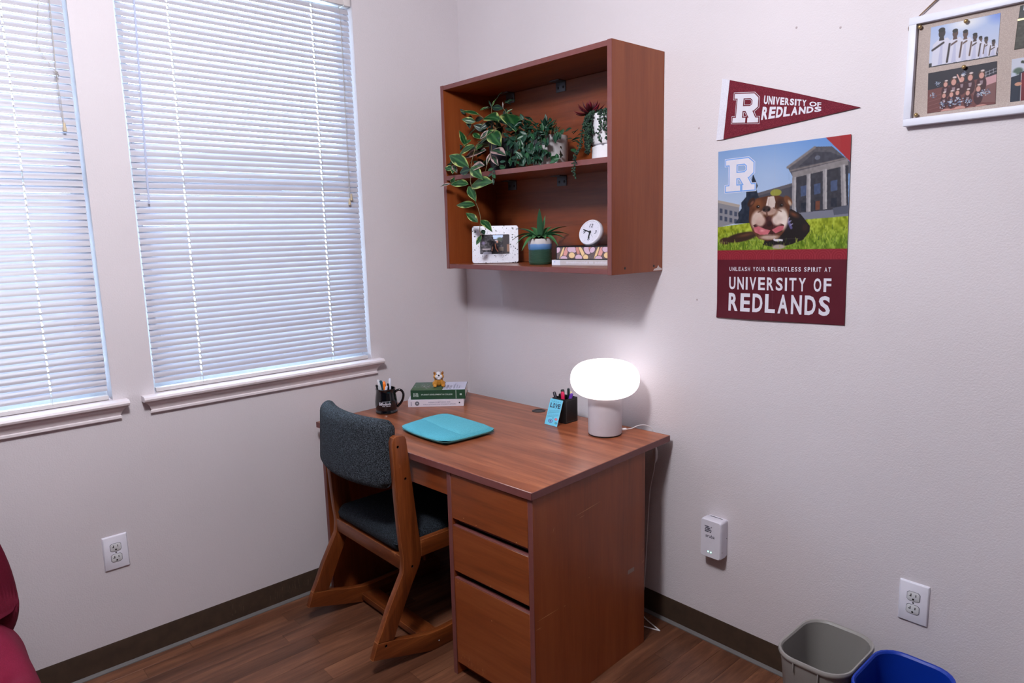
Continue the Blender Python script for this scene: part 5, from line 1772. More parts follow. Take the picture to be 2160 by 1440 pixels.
# ------------------------------------------------------------------ plants and things on the bookshelf
# leaves of the variegated plant: stem end, tip, breadth, tone
VL=[((0.399,-0.22,1.979),(0.319,-0.25,2.0),0.36,0),
((0.26,-0.18,2.004),(0.248,-0.2,2.025),0.5,1),
((0.314,-0.2,1.991),(0.338,-0.22,1.93),0.5,1),
((0.406,-0.2,1.954),(0.34,-0.24,1.897),0.3,1),
((0.454,-0.24,1.959),(0.565,-0.25,1.931),0.52,0),
((0.453,-0.2,2.003),(0.431,-0.22,1.991),0.4,1),
((0.432,-0.18,2.007),(0.495,-0.17,1.994),0.42,1),
((0.544,-0.2,1.967),(0.658,-0.26,1.874),0.55,0),
((0.357,-0.26,1.856),(0.338,-0.28,1.92),0.48,0),
((0.423,-0.27,1.854),(0.347,-0.29,1.818),0.55,0),
((0.257,-0.2,1.873),(0.219,-0.21,1.86),0.6,1),
((0.46,-0.24,1.833),(0.294,-0.22,1.811),0.34,2),
((0.396,-0.24,1.826),(0.412,-0.2,1.833),0.5,1),
((0.47,-0.22,1.852),(0.349,-0.2,1.863),0.55,1),
((0.49,-0.25,1.906),(0.586,-0.27,1.832),0.5,0),
((0.482,-0.24,1.908),(0.447,-0.26,1.875),0.35,2),
((0.527,-0.27,1.824),(0.635,-0.29,1.788),0.42,2),
((0.523,-0.27,1.815),(0.518,-0.29,1.768),0.38,2),
((0.517,-0.26,1.807),(0.579,-0.28,1.759),0.33,2),
((0.408,-0.29,1.767),(0.297,-0.3,1.822),0.42,0),
((0.305,-0.29,1.771),(0.257,-0.3,1.776),0.55,0),
((0.301,-0.29,1.786),(0.335,-0.295,1.749),0.45,2),
((0.316,-0.3,1.769),(0.324,-0.31,1.746),0.62,0),
((0.422,-0.29,1.766),(0.52,-0.3,1.765),0.45,2),
((0.428,-0.3,1.758),(0.374,-0.31,1.747),0.7,1),
((0.433,-0.3,1.766),(0.521,-0.31,1.709),0.42,0),
((0.419,-0.22,1.936),(0.417,-0.22,1.913),0.6,0),
((0.355,-0.22,1.912),(0.404,-0.22,1.883),0.5,0),
((0.491,-0.17,1.931),(0.432,-0.15,1.908),0.7,1),
((0.453,-0.2,2.004),(0.436,-0.2,2.032),0.2,1),
((0.455,-0.2,2.004),(0.462,-0.18,2.036),0.2,0),
((0.462,-0.18,2.036),(0.475,-0.15,2.067),0.16,1),
((0.523,-0.2,1.99),(0.522,-0.2,2.015),0.2,2),
((0.535,-0.2,1.969),(0.558,-0.18,1.984),0.2,0),
((0.485,-0.16,2.018),(0.508,-0.12,2.03),0.22,1),
((0.464,-0.14,2.033),(0.461,-0.1,2.02),0.3,1),
((0.334,-0.19,1.969),(0.39,-0.19,1.969),0.4,1),
((0.356,-0.18,2.007),(0.389,-0.16,2.018),0.2,0),
((0.461,-0.17,1.967),(0.502,-0.16,1.931),0.5,1),
((0.4,-0.2,1.915),(0.377,-0.2,1.943),0.5,1),
((0.383,-0.21,1.892),(0.335,-0.2,1.918),0.45,0),
((0.269,-0.27,1.791),(0.23,-0.26,1.805),0.6,1),
((0.414,-0.3,1.7),(0.322,-0.32,1.703),0.5,0),
((0.318,-0.31,1.707),(0.348,-0.32,1.733),0.6,0),
((0.31,-0.31,1.709),(0.263,-0.33,1.697),0.33,2),
((0.435,-0.3,1.696),(0.582,-0.31,1.695),0.42,0),
((0.413,-0.3,1.692),(0.472,-0.31,1.628),0.42,0),
((0.452,-0.3,1.615),(0.356,-0.32,1.618),0.46,0),
((0.466,-0.3,1.547),(0.416,-0.32,1.585),0.52,0),
((0.485,-0.3,1.556),(0.567,-0.31,1.504),0.33,0),
((0.492,-0.3,1.517),(0.518,-0.31,1.496),0.55,1),
((0.486,-0.3,1.494),(0.464,-0.31,1.457),0.55,0)]
VS = [[(0.524, -0.24, 1.908), (0.498, -0.27, 1.88), (0.45, -0.28, 1.851), (0.441, -0.29, 1.817), (0.429, -0.295, 1.774), (0.428, -0.3, 1.715)], [(0.428, -0.3, 1.715), (0.427, -0.3, 1.711), (0.432, -0.3, 1.691), (0.445, -0.3, 1.653), (0.458, -0.3, 1.624), (0.473, -0.3, 1.597), (0.483, -0.3, 1.568), (0.482, -0.3, 1.547), (0.476, -0.3, 1.516), (0.486, -0.3, 1.494)], [(0.524, -0.24, 1.908), (0.524, -0.26, 1.878), (0.53, -0.27, 1.85), (0.523, -0.27, 1.818), (0.522, -0.29, 1.769), (0.511, -0.29, 1.744)], [(0.524, -0.24, 1.908), (0.468, -0.22, 1.935), (0.426, -0.22, 1.962), (0.399, -0.22, 1.979)], [(0.524, -0.24, 1.908), (0.49, -0.18, 1.921), (0.481, -0.17, 1.874), (0.479, -0.17, 1.825)], [(0.511, -0.24, 1.914), (0.477, -0.22, 1.963), (0.453, -0.2, 2.004)], [(0.481, -0.17, 1.874), (0.52, -0.18, 1.917), (0.541, -0.2, 1.966), (0.523, -0.2, 1.99)]]
m_leaf = leafy('variegated leaf', 0.36, 0.18)
m_stem = plain('plant stem', (104, 92, 62), 0.7)
m_stemg = plain('green stem', (52, 74, 40), 0.7)
CAMDIR = Vector((0.62, -0.70, 0.18)).normalized()

def leaf_mesh(name, L, wr, paint, curl_=0.12, fold=0.18, ns=9, na=8, tipsharp=1.0, thick=0.0005):
    """blade along +Y from the origin, upper face +Z; paint(t, w) gives its colour"""
    vs, cols = [], []
    for side in (0, 1):
        for i in range(ns + 1):
            t = i / ns
            w = L * wr * 0.5 * (math.sin(PI * min(1, t ** 0.86)) ** 1.0 if 0 < t < 1 else 0.0)
            for j in range(na + 1):
                a = -1 + 2 * j / na
                x = a * max(w, L * 0.004)
                z = curl_ * L * math.sin(PI * t * 0.9) - fold * L * wr * 0.5 * (1 - abs(a)) * math.sin(PI * t) - (thick if side else 0)
                vs.append((x, t * L, z))
                cols.append(paint(t, a))
    fs = []
    w_ = na + 1
    o = w_ * (ns + 1)
    for i in range(ns):
        for j in range(na):
            p = i * w_ + j
            fs.append((p, p + 1, p + w_ + 1, p + w_))
            fs.append((o + p, o + p + w_, o + p + w_ + 1, o + p + 1))
        p = i * w_
        fs.append((p, p + w_, o + p + w_, o + p))
        p += na
        fs.append((p, o + p, o + p + w_, p + w_))
    me = bpy.data.meshes.new(name)
    me.from_pydata(vs, [], fs)
    me.materials.append(m_leaf)
    me.polygons.foreach_set('use_smooth', [True] * len(fs))
    ca_ = me.color_attributes.new('Col', 'FLOAT_COLOR', 'POINT')
    ca_.data.foreach_set('color', np.array([(*lin(c), 1.0) for c in cols], np.float32).ravel())
    me.update()
    return me

def mix3(a, b, k):
    k = max(0.0, min(1.0, k))
    return tuple(x * (1 - k) + y * k for x, y in zip(a, b))

def variegated(seed, tone):
    r = random.Random(seed)
    p1, p2, p3 = r.uniform(0, 6), r.uniform(0, 6), r.uniform(0, 6)
    inner = [(30, 84, 40), (18, 46, 40), (30, 60, 50)][tone]
    core = [(18, 60, 36), (12, 34, 32), (22, 44, 42)][tone]
    rim = [(190, 202, 122), (110, 138, 90), (190, 160, 156)][tone]
    lo = [0.80, 0.93, 0.45][tone]
    def paint(t, a):
        b = abs(a) + 0.16 * math.sin(t * 9 + p1 + (2 if a > 0 else 0)) + 0.08 * math.sin(t * 21 + p2)
        c = mix3(core, inner, 0.5 + 0.5 * math.sin(a * 9 + t * 14 + p3))
        c = mix3(c, rim, (b - lo) / 0.16)
        if abs(a) < 0.1:
            c = mix3(c, (96, 140, 84), 0.55)
        return c
    return paint

def leaf_matrix(base, tip, face, roll=0.0):
    base, tip = Vector(base), Vector(tip)
    y = (tip - base).normalized()
    z = (face - y * face.dot(y))
    z = z.normalized() if z.length > 1e-4 else y.orthogonal().normalized()
    x = y.cross(z)
    m = Matrix(((x.x, y.x, z.x, base.x), (x.y, y.y, z.y, base.y), (x.z, y.z, z.z, base.z), (0, 0, 0, 1)))
    return m @ rot('Y', roll)

vine = thing('variegated_plant', 'trailing plant with large cream-edged leaves spilling over the upper shelf', 'plant', (0.487, -0.175, SZ + 0.0003))
Mv = vine.matrix_basis.inverted()
m_dpot = plain('dark slate pot', (26, 28, 42), 0.4)
MB().lathe([(0.048, 0), (0.05, 0.002), (0.057, 0.125), (0.0575, 0.13), (0.054, 0.13), (0.05, 0.11)], 32, cap=False).lathe([(0.001, 0.001), (0.049, 0.001)], 32, cap=False).build('pot', m_dpot, vine)
m_soil = plain('dark moss', (34, 30, 24), 0.95, bump=(120, 0.8))
MB().lathe([(0.001, 0.118), (0.03, 0.117), (0.0525, 0.112)], 24, cap=False).build('soil', m_soil, vine)
lr = random.Random(17)
for i, (a, b_, w, tone) in enumerate(VL):
    L = (Vector(b_) - Vector(a)).length
    face = (CAMDIR + Vector((lr.uniform(-0.6, 0.6), lr.uniform(-0.4, 0.4), lr.uniform(-0.1, 0.8)))).normalized()
    me = leaf_mesh('leaf', L, w * 0.98, variegated(i, tone), curl_=lr.uniform(0.04, 0.14), fold=lr.uniform(0.05, 0.3))
    o = link('leaf', me, vine)
    o.matrix_basis = Mv @ leaf_matrix(a, b_, face, lr.uniform(-0.3, 0.3))
# smaller dark leaves that fill the heart of the plant
n = 0
while n < 48:
    p = Vector((lr.gauss(0.465, 0.055), lr.uniform(-0.245, -0.11), SZ + lr.uniform(0.03, 0.225)))
    if math.hypot(p.x - 0.487, p.y + 0.175) < 0.062 and p.z < SZ + 0.14:
        continue
    out = Vector((p.x - 0.487, p.y + 0.17, lr.gauss(0.0, 0.05))).normalized()
    dr = (out + Vector((lr.gauss(0, 0.5), lr.gauss(0, 0.5), lr.gauss(-0.2, 0.5)))).normalized()
    L = lr.uniform(0.035, 0.062)
    tip = p + dr * L
    if not (0.26 < tip.x < 0.64 and -0.27 < tip.y < -0.03 and SZ + 0.01 < tip.z < SZ + 0.26):
        continue
    me = leaf_mesh('leaf', L, lr.uniform(0.36, 0.55), variegated(100 + n, 1 if lr.random() < 0.75 else 0), curl_=0.1, fold=0.2)
    o = link('leaf', me, vine)
    o.matrix_basis = Mv @ leaf_matrix(p, tip, (CAMDIR + Vector((lr.gauss(0, 0.5), lr.gauss(0, 0.4), lr.uniform(0, 0.7)))).normalized(), lr.uniform(-0.3, 0.3))
    n += 1
for s in VS:
    pts = smooth_path(s, 4)
    q = MB()
    q.tube(pts, [0.0014] * len(pts), 6)
    q.build('stem', m_stem, vine, True)
q = MB()
q.tube(smooth_path([(0.487, -0.175, SZ + 0.118), (0.47, -0.20, SZ + 0.155), (0.455, -0.222, SZ + 0.165), VS[0][0]], 4), 0.0016, 6)
q.build('stem', m_stem, vine, True)

# ivy in the oval grey-white pot
ivy = thing('ivy_plant', 'bushy plant with small glossy dark leaves in a grey-white pot on the upper shelf', 'plant', (0.722, -0.140, SZ + 0.0003))
m_wpot = plain('grey-white stoneware', (186, 182, 184), 0.5, bump=(140, 0.15))
MB().lathe([(0.060, 0), (0.0635, 0.002), (0.067, 0.008), (0.0690, 0.055), (0.0680, 0.112), (0.0685, 0.118), (0.064, 0.118), (0.063, 0.10)], 36, cap=False).lathe([(0.001, 0.001), (0.063, 0.001)], 36, cap=False).build('pot', m_wpot, ivy)
MB().lathe([(0.001, 0.106), (0.04, 0.105), (0.0625, 0.101)], 24, cap=False).build('soil', m_soil, ivy)
def dark_leaf(seed, base=(26, 62, 42), hi=(64, 104, 72)):
    r = random.Random(seed)
    p = r.uniform(0, 6)
    k = r.uniform(0.75, 1.2)
    return lambda t, a: tuple(min(255, x * k) for x in mix3(base, hi, (0.35 if abs(a) < 0.15 else 0.0) + 0.25 * math.sin(t * 10 + p) * abs(a)))
ivy_me = [leaf_mesh('leaf', 0.030, w, dark_leaf(k, c), curl_=0.10, fold=0.3, ns=5, na=4) for k, (w, c) in enumerate(((0.5, (20, 56, 42)), (0.42, (16, 46, 38)), (0.55, (26, 66, 40)), (0.48, (34, 72, 58))))]
ir = random.Random(23)
Mi = ivy.matrix_basis.inverted()
n = 0
sprigs = []
while n < 285:
    # the bush leans to the left and tumbles over the front of the pot
    x = ir.triangular(0.548, 0.880, 0.72)
    hmax = 0.180 - 0.05 * abs(x - 0.69) / 0.15
    z = SZ + ir.uniform(0.006, hmax)
    y = ir.uniform(-0.270, -0.095) if ir.random() < 0.5 else ir.uniform(-0.268, -0.212)
    d = math.hypot(x - 0.722, y + 0.140)
    if d < 0.079 and z < SZ + 0.122:
        continue
    if x > 0.80 and z < SZ + 0.10 and ir.random() < 0.75:
        continue
    p = Vector((x, y, z))
    out = Vector((x - 0.69, y + 0.13, 0.25 * (z - SZ - 0.06))).normalized()
    front = y < -0.185 and z < SZ + 0.125
    dr = (out * (0.25 if front else 1.0) + Vector((ir.gauss(0, 0.5), ir.gauss(0, 0.2 if front else 0.5), ir.gauss(-0.25 if front else -0.1, 0.6)))).normalized()
    sc = ir.uniform(0.85, 1.3)
    tip = p + dr * 0.030 * sc
    if tip.y < -0.276:
        continue
    if tip.y > -0.018 or tip.z < SZ + 0.003 or tip.x > 0.9:
        continue
    if math.hypot(tip.x - 0.722, tip.y + 0.140) < 0.077 and tip.z < SZ + 0.122:
        continue
    face = ((CAMDIR if front else Vector((0.3, -0.4, 0.8))) + Vector((ir.gauss(0, 0.4), ir.gauss(0, 0.4), ir.gauss(0, 0.3)))).normalized()
    o = link('leaf', ivy_me[ir.randrange(4)], ivy)
    o.matrix_basis = Mi @ leaf_matrix(p, tip, face) @ Matrix.Scale(sc, 4)
    n += 1
    if n % 5 == 0:
        sprigs.append(p)
q = MB()
for p in sprigs:
    a = Vector((0.722 + (p.x - 0.722) * 0.35, -0.140 + (p.y + 0.140) * 0.35, SZ + 0.11))
    mid_ = Vector((0.722 + (p.x - 0.722) * 0.85, -0.140 + (p.y + 0.140) * 0.85, max(p.z, SZ + 0.115) + 0.012))
    q.tube(smooth_path([a, mid_, p], 4), 0.0009, 5)
tag(q.build('stems', m_stemg, ivy, True), kind='stuff')
# a tendril that hangs over the shelf edge
td = [Vector((0.562, -0.255, SZ + 0.022)), Vector((0.556, -0.284, SZ + 0.012)), Vector((0.558, -0.2935, SZ - 0.012)), Vector((0.560, -0.2945, SZ - 0.034))]
MB().tube(smooth_path(td, 5), 0.0009, 5).build('tendril', m_stemg, ivy, True)
for a, b_ in (((0.558, -0.2935, SZ - 0.012), (0.535, -0.299, SZ - 0.026)), ((0.559, -0.294, SZ - 0.016), (0.580, -0.299, SZ - 0.034)), ((0.560, -0.2945, SZ - 0.030), (0.566, -0.297, SZ - 0.058)), ((0.558, -0.292, SZ - 0.006), (0.578, -0.298, SZ - 0.010)), ((0.556, -0.288, SZ + 0.006), (0.532, -0.296, SZ + 0.000))):
    o = link('leaf', ivy_me[ir.randrange(4)], ivy)
    o.matrix_basis = Mi @ leaf_matrix(a, b_, Vector((0.4, -0.7, 0.4))) @ Matrix.Scale(((Vector(b_) - Vector(a)).length) / 0.030, 4)

# string of pearls and a red rosette in the white footed pot
pot = thing('succulent_planter', 'white footed pot of trailing bead succulent with a dark red rosette', 'plant', (1.035, -0.150, SZ + 0.0003))
Mp = pot.matrix_basis.inverted()
m_cer = plain('white ceramic', (222, 220, 226), 0.3)
MB().lathe([(0.066, 0.0), (0.0695, 0.002), (0.0700, 0.046), (0.068, 0.0485), (0.060, 0.0500), (0.060, 0.0545), (0.0675, 0.0560), (0.0695, 0.060), (0.0705, 0.155), (0.0695, 0.158), (0.066, 0.158), (0.0655, 0.14)], 40, cap=False).lathe([(0.001, 0.001), (0.068, 0.001)], 40, cap=False).build('pot', m_cer, pot)
MB().lathe([(0.001, 0.150), (0.04, 0.148), (0.065, 0.142)], 24, cap=False).build('soil', m_soil, pot)
br_ = random.Random(41)
strands = []
for k in range(34):
    ang = math.radians(br_.uniform(172, 262)) if k < 31 else math.radians(br_.uniform(262, 300))
    top = Vector((1.035 + 0.066 * math.cos(ang), -0.150 + 0.066 * math.sin(ang), SZ + 0.160))
    low = SZ + br_.uniform(0.012, 0.075)
    r = 0.0785 + br_.uniform(0, 0.012)
    pts = [Vector((1.035 + 0.03 * math.cos(ang), -0.150 + 0.03 * math.sin(ang), SZ + 0.158)), top + Vector((0, 0, 0.006)), Vector((1.035 + r * math.cos(ang), -0.150 + r * math.sin(ang), SZ + 0.150))]
    z = SZ + 0.12
    while z > low:
        pts.append(Vector((1.035 + r * math.cos(ang) + br_.gauss(0, 0.003), max(-0.272, -0.150 + r * math.sin(ang) + br_.gauss(0, 0.003)), z)))
        z -= 0.03
    strands.append(pts)
strands.append([Vector((0.985, -0.205, SZ + 0.158)), Vector((0.972, -0.225, SZ + 0.120)), Vector((0.975, -0.245, SZ + 0.070)), Vector((0.985, -0.268, SZ + 0.035)), Vector((0.990, -0.2905, SZ + 0.016)), Vector((0.990, -0.2965, SZ - 0.010)), Vector((0.992, -0.2965, SZ - 0.056))])
bead, stq = MB(), MB()
for pts in strands:
    sp_ = smooth_path(pts, 6)
    stq.tube(sp_, 0.0006, 4)
    acc = 0.0
    for a, b_ in zip(sp_[:-1], sp_[1:]):
        acc += (b_ - a).length
        while acc > 0.0046:
            acc -= 0.0046
            for _ in range(2):
                c = b_ + Vector((br_.gauss(0, 0.0038), br_.gauss(0, 0.0026), br_.gauss(0, 0.002)))
                c.y = max(-0.300 if c.z < SZ + 0.03 else -0.276, c.y)
                bead.ball(c, br_.uniform(0.0026, 0.0037), mi=br_.randrange(3), u=7, v=5)
for k in range(170):
    a, r = br_.uniform(0, 2 * PI), 0.066 * math.sqrt(br_.random())
    bead.ball((1.035 + r * math.cos(a), -0.150 + r * math.sin(a), SZ + 0.152 + 0.010 * br_.random()), 0.0042, mi=br_.randrange(3), u=7, v=5)
m_b = [plain('bead leaf a', (34, 58, 44), 0.4), plain('bead leaf b', (50, 78, 60), 0.4), plain('bead leaf c', (20, 38, 32), 0.4)]
tag(bead.build('bead_leaves', m_b, pot, True), kind='stuff')
tag(stq.build('stems', m_stemg, pot, True), kind='stuff')
def red_paint(seed):
    r = random.Random(seed)
    k = r.uniform(0.8, 1.25)
    return lambda t, a: tuple(min(255, x * k) for x in mix3((58, 10, 22), (104, 26, 40), t * 0.7 + 0.3 * abs(a)))
rc_ = Vector((0.978, -0.196, SZ + 0.166))
for ring, (cnt, el, L) in enumerate(((8, 0.12, 0.058), (7, 0.55, 0.052), (5, 1.0, 0.044), (3, 1.3, 0.034))):
    for k in range(cnt):
        a = 2 * PI * (k + 0.5 * (ring % 2)) / cnt + 0.3
        dr = Vector((math.cos(a) * math.cos(el), math.sin(a) * math.cos(el), math.sin(el)))
        tip = rc_ + dr * L * br_.uniform(0.9, 1.1)
        o = link('rosette_leaf', leaf_mesh('rosette_leaf', L, 0.30, red_paint(ring * 9 + k), curl_=-0.10, fold=0.5, ns=6, na=4, thick=0.0012), pot)
        o.matrix_basis = Mp @ leaf_matrix(rc_ + dr * 0.004, tip, Vector((0, 0, 1)) if el < 0.9 else Vector((dr.x, dr.y, -0.3)) * -1)
for k in range(6):
    a = k * 1.05
    b0 = Vector((1.060, -0.165, SZ + 0.155))
    dr = Vector((0.5 * math.cos(a), 0.5 * math.sin(a), 1)).normalized()
    o = link('sprig_leaf', leaf_mesh('sprig_leaf', 0.048, 0.2, dark_leaf(k + 50, (36, 78, 56), (88, 130, 92)), curl_=0.05, fold=0.3, ns=5, na=4), pot)
    o.matrix_basis = Mp @ leaf_matrix(b0, b0 + dr * 0.05, CAMDIR)

# agave in the banded pot on the lower board
aga = thing('agave_plant', 'small green agave in a pot banded white, blue and dark green', 'plant', (0.668, -0.150, BZT + 0.0003))
m_band, nt, b = new_mat('banded glaze')
b.inputs['Roughness'].default_value = 0.35
tc = N(nt, 'ShaderNodeTexCoord')
sx2 = N(nt, 'ShaderNodeSeparateXYZ')
nt.links.new(tc.outputs['Object'], sx2.inputs[0])
nz = N(nt, 'ShaderNodeTexNoise', i_Scale=30.0, i_Detail=3.0)
nt.links.new(tc.outputs['Object'], nz.inputs['Vector'])
ma = N(nt, 'ShaderNodeMath', operation='MULTIPLY_ADD')
ma.inputs[1].default_value = 0.010
nt.links.new(nz.outputs['Fac'], ma.inputs[0])
nt.links.new(sx2.outputs['Z'], ma.inputs[2])
mr = N(nt, 'ShaderNodeMapRange')
mr.inputs['From Max'].default_value = 0.11
nt.links.new(ma.outputs[0], mr.inputs['Value'])
rp = ramp(nt, [(0.0, (44, 76, 58)), (0.56, (48, 78, 66)), (0.60, (70, 120, 172)), (0.76, (118, 158, 214)), (0.80, (214, 210, 214)), (1.0, (222, 218, 220))])
nt.links.new(mr.outputs[0], rp.inputs['Fac'])
nt.links.new(rp.outputs['Color'], b.inputs['Base Color'])
prof = [(0.040, 0.0), (0.0425, 0.0012), (0.0445, 0.006)]
z = 0.008
k = 0
while z < 0.058:
    prof += [(0.0455 + 0.00006 * z, z), (0.0465, z + 0.0012), (0.0455, z + 0.0024)]
    z += 0.0030
prof += [(0.0472, 0.062), (0.0484, 0.095), (0.0484, 0.1), (0.0474, 0.101), (0.0452, 0.1), (0.0445, 0.08)]
MB().lathe(prof, 40, cap=False).lathe([(0.001, 0.0008), (0.041, 0.0008)], 40, cap=False).build('pot', m_band, aga)
MB().lathe([(0.001, 0.094), (0.03, 0.093), (0.0448, 0.090)], 24, cap=False).build('soil', m_soil, aga)
mr_ = MB()
prr = random.Random(4)
for k in range(34):
    a, r = prr.uniform(0, 6.28), 0.042 * math.sqrt(prr.random())
    mr_.ball((r * math.cos(a), r * math.sin(a), 0.0955 + 0.004 * prr.random()), prr.uniform(0.0025, 0.0045), u=7, v=5)
tag(mr_.build('gravel', plain('tan gravel', (168, 150, 124), 0.8), aga), kind='stuff')
def agave_leaf(dir_, L, w, up, droop):
    """thick channelled blade that arches over"""
    ns, na = 10, 6
    side = Vector((-dir_.y, dir_.x, 0)).normalized()
    vs, cols, fs = [], [], []
    for s_ in (0, 1):
        for i in range(ns + 1):
            t = i / ns
            wd = w * (0.62 + 0.9 * t - 1.1 * t * t) * (1 - t ** 5) + 0.0004
            c = dir_ * (0.006 + L * t) + Vector((0, 0, 0.100 + up * t - droop * t * t))
            for j in range(na + 1):
                a = -1 + 2 * j / na
                th = 0.0034 * (1 - t * 0.8) * (1 - a * a)
                vs.append(c + side * a * wd + Vector((0, 0, 0.010 * a * a * (1 - t) - (th if s_ else 0))))
                k_ = 0.75 + 0.35 * t
                cols.append(mix3((58, 112, 70), (104, 152, 98), 0.25 + 0.5 * abs(a) * t) if not s_ else (44, 88, 58))
    w_ = na + 1
    o_ = w_ * (ns + 1)
    for i in range(ns):
        for j in range(na):
            p = i * w_ + j
            fs.append((p, p + w_, p + w_ + 1, p + 1))
            fs.append((o_ + p, o_ + p + 1, o_ + p + w_ + 1, o_ + p + w_))
    me = bpy.data.meshes.new('leaf')
    me.from_pydata(vs, [], fs)
    me.materials.append(m_leaf)
    me.polygons.foreach_set('use_smooth', [True] * len(fs))
    ca_ = me.color_attributes.new('Col', 'FLOAT_COLOR', 'POINT')
    ca_.data.foreach_set('color', np.array([(*lin(c), 1.0) for c in cols], np.float32).ravel())
    link('leaf', me, aga)
RGT = Vector((0.76, 0.65, 0))      # towards the room's right as seen from the desk chair
FWD = Vector((0.65, -0.76, 0))
for a, L, w, up, dr in ((180, 0.112, 0.012, 0.075, 0.085), (160, 0.105, 0.012, 0.085, 0.05), (205, 0.10, 0.012, 0.06, 0.085), (225, 0.092, 0.012, 0.045, 0.095), (0, 0.115, 0.012, 0.075, 0.068), (18, 0.108, 0.012, 0.085, 0.045), (-18, 0.105, 0.012, 0.055, 0.06),
                       (-40, 0.098, 0.012, 0.05, 0.085), (-90, 0.052, 0.014, 0.035, 0.035), (-65, 0.06, 0.013, 0.04, 0.045), (250, 0.062, 0.013, 0.04, 0.045), (90, 0.07, 0.013, 0.07, 0.04), (55, 0.075, 0.012, 0.08, 0.04), (125, 0.072, 0.012, 0.08, 0.04)):
    r = math.radians(a)
    agave_leaf(RGT * math.cos(r) - FWD * math.sin(r), L * 0.95, w * 1.35, up + 0.006, dr)
agave_leaf((FWD * 0.3 + RGT * 0.02).normalized(), 0.012, 0.0135, 0.118, 0.0)
agave_leaf((FWD * -0.4 + RGT * 0.3).normalized(), 0.028, 0.010, 0.092, 0.0)

# terrazzo picture frame
pf = thing('picture_frame', 'white terrazzo picture frame with a small snapshot, leaning on the lower shelf', 'picture frame', (0.418, -0.170, BZT + 0.0006), math.radians(44))
m_ter, nt, b = new_mat('terrazzo')
b.inputs['Roughness'].default_value = 0.3
tc = N(nt, 'ShaderNodeTexCoord')
col = None
base = (222, 222, 236)
prev = None
for sc, th, c in ((300.0, 0.14, (176, 180, 208)), (140.0, 0.10, (196, 158, 110)), (175.0, 0.17, (44, 46, 78)), (88.0, 0.185, (20, 22, 46))):
    mp = N(nt, 'ShaderNodeMapping')
    mp.inputs['Location'].default_value = (sc * 0.013, sc * 0.021, sc * 0.007)
    nt.links.new(tc.outputs['Object'], mp.inputs['Vector'])
    wn = N(nt, 'ShaderNodeTexNoise', i_Scale=sc * 1.3, i_Detail=1.0)
    nt.links.new(mp.outputs[0], wn.inputs['Vector'])
    av = N(nt, 'ShaderNodeMix', data_type='VECTOR', i_Factor=0.006)
    nt.links.new(mp.outputs[0], av.inputs[4])
    nt.links.new(wn.outputs['Color'], av.inputs[5])
    vo = N(nt, 'ShaderNodeTexVoronoi', i_Scale=sc)
    nt.links.new(av.outputs[1], vo.inputs['Vector'])
    sep = N(nt, 'ShaderNodeSeparateColor')
    nt.links.new(vo.outputs['Color'], sep.inputs['Color'])
    sz = N(nt, 'ShaderNodeMath', operation='MULTIPLY')
    sz.inputs[1].default_value = th * 2.2
    nt.links.new(sep.outputs['Red'], sz.inputs[0])
    lt = N(nt, 'ShaderNodeMath', operation='LESS_THAN')
    nt.links.new(vo.outputs['Distance'], lt.inputs[0])
    nt.links.new(sz.outputs[0], lt.inputs[1])
    gt = N(nt, 'ShaderNodeMath', operation='GREATER_THAN')
    gt.inputs[1].default_value = 0.55
    nt.links.new(sep.outputs['Green'], gt.inputs[0])
    mu = N(nt, 'ShaderNodeMath', operation='MULTIPLY')
    nt.links.new(lt.outputs[0], mu.inputs[0])
    nt.links.new(gt.outputs[0], mu.inputs[1])
    mx = N(nt, 'ShaderNodeMix', data_type='RGBA')
    nt.links.new(mu.outputs[0], mx.inputs['Factor'])
    if prev is None:
        mx.inputs[6].default_value = rgba(base)
    else:
        nt.links.new(prev, mx.inputs[6])
    mx.inputs[7].default_value = rgba(c)
    prev = mx.outputs[2]
nt.links.new(prev, b.inputs['Base Color'])
lean = rot('X', math.radians(-9))
W2, H2 = 0.098, 0.0785
def fr_pt(x, z, y):
    return lean @ Vector((x, y, z + H2))
outer = rrect(W2, H2, 0.011, 5)
inner = rrect(0.0625, 0.041, 0.004, 5)
inner = [(x - 0.002, z + 0.0) for x, z in inner]
n = len(outer)
vs = [fr_pt(x, z, -0.0105) for x, z in [(a * 0.988, b_ * 0.986) for a, b_ in outer]] + [fr_pt(x, z, -0.009) for x, z in outer] + [fr_pt(x, z, 0.009) for x, z in outer] + [fr_pt(x, z, -0.0105) for x, z in inner] + [fr_pt(x, z, -0.004) for x, z in inner]
fs = []
for k in range(n):
    k2 = (k + 1) % n
    fs += [(k, k2, n + k2, n + k), (n + k, n + k2, 2 * n + k2, 2 * n + k), (k2, k, 3 * n + k, 3 * n + k2), (3 * n + k2, 3 * n + k, 4 * n + k, 4 * n + k2)]
fs.append(tuple(2 * n + k for k in range(n)))
q = MB()
q.add(vs, fs, 0, None, True)
q.build('frame', m_ter, pf)
ct = Canvas(64, 42, (46, 42, 50), 51)
ct.mottle(np.ones((42, 64)), 14, 60).mottle(np.ones((42, 64)), 28, 50)
ct.poly([(0.42, 0), (0.78, 0), (0.76, 0.16), (0.62, 0.26), (0.46, 0.22)], (176, 196, 226))
ct.ell(0.66, 0.25, 0.12, 0.13, (62, 70, 58), soft=0.5)
ct.poly([(0.78, 0), (0.98, 0), (0.99, 1), (0.76, 1)], (44, 36, 40)).poly([(0.90, 0.5), (1, 0.48), (1, 0.86), (0.89, 0.86)], (120, 88, 72))
ct.poly([(0.08, 0.70), (0.36, 0.68), (0.36, 0.76), (0.08, 0.78)], (150, 140, 146)).poly([(0.1, 0.88), (0.38, 0.86), (0.4, 1), (0.1, 1)], (128, 126, 142))
ct.ell(0.12, 0.42, 0.08, 0.12, (104, 92, 122), soft=0.6)
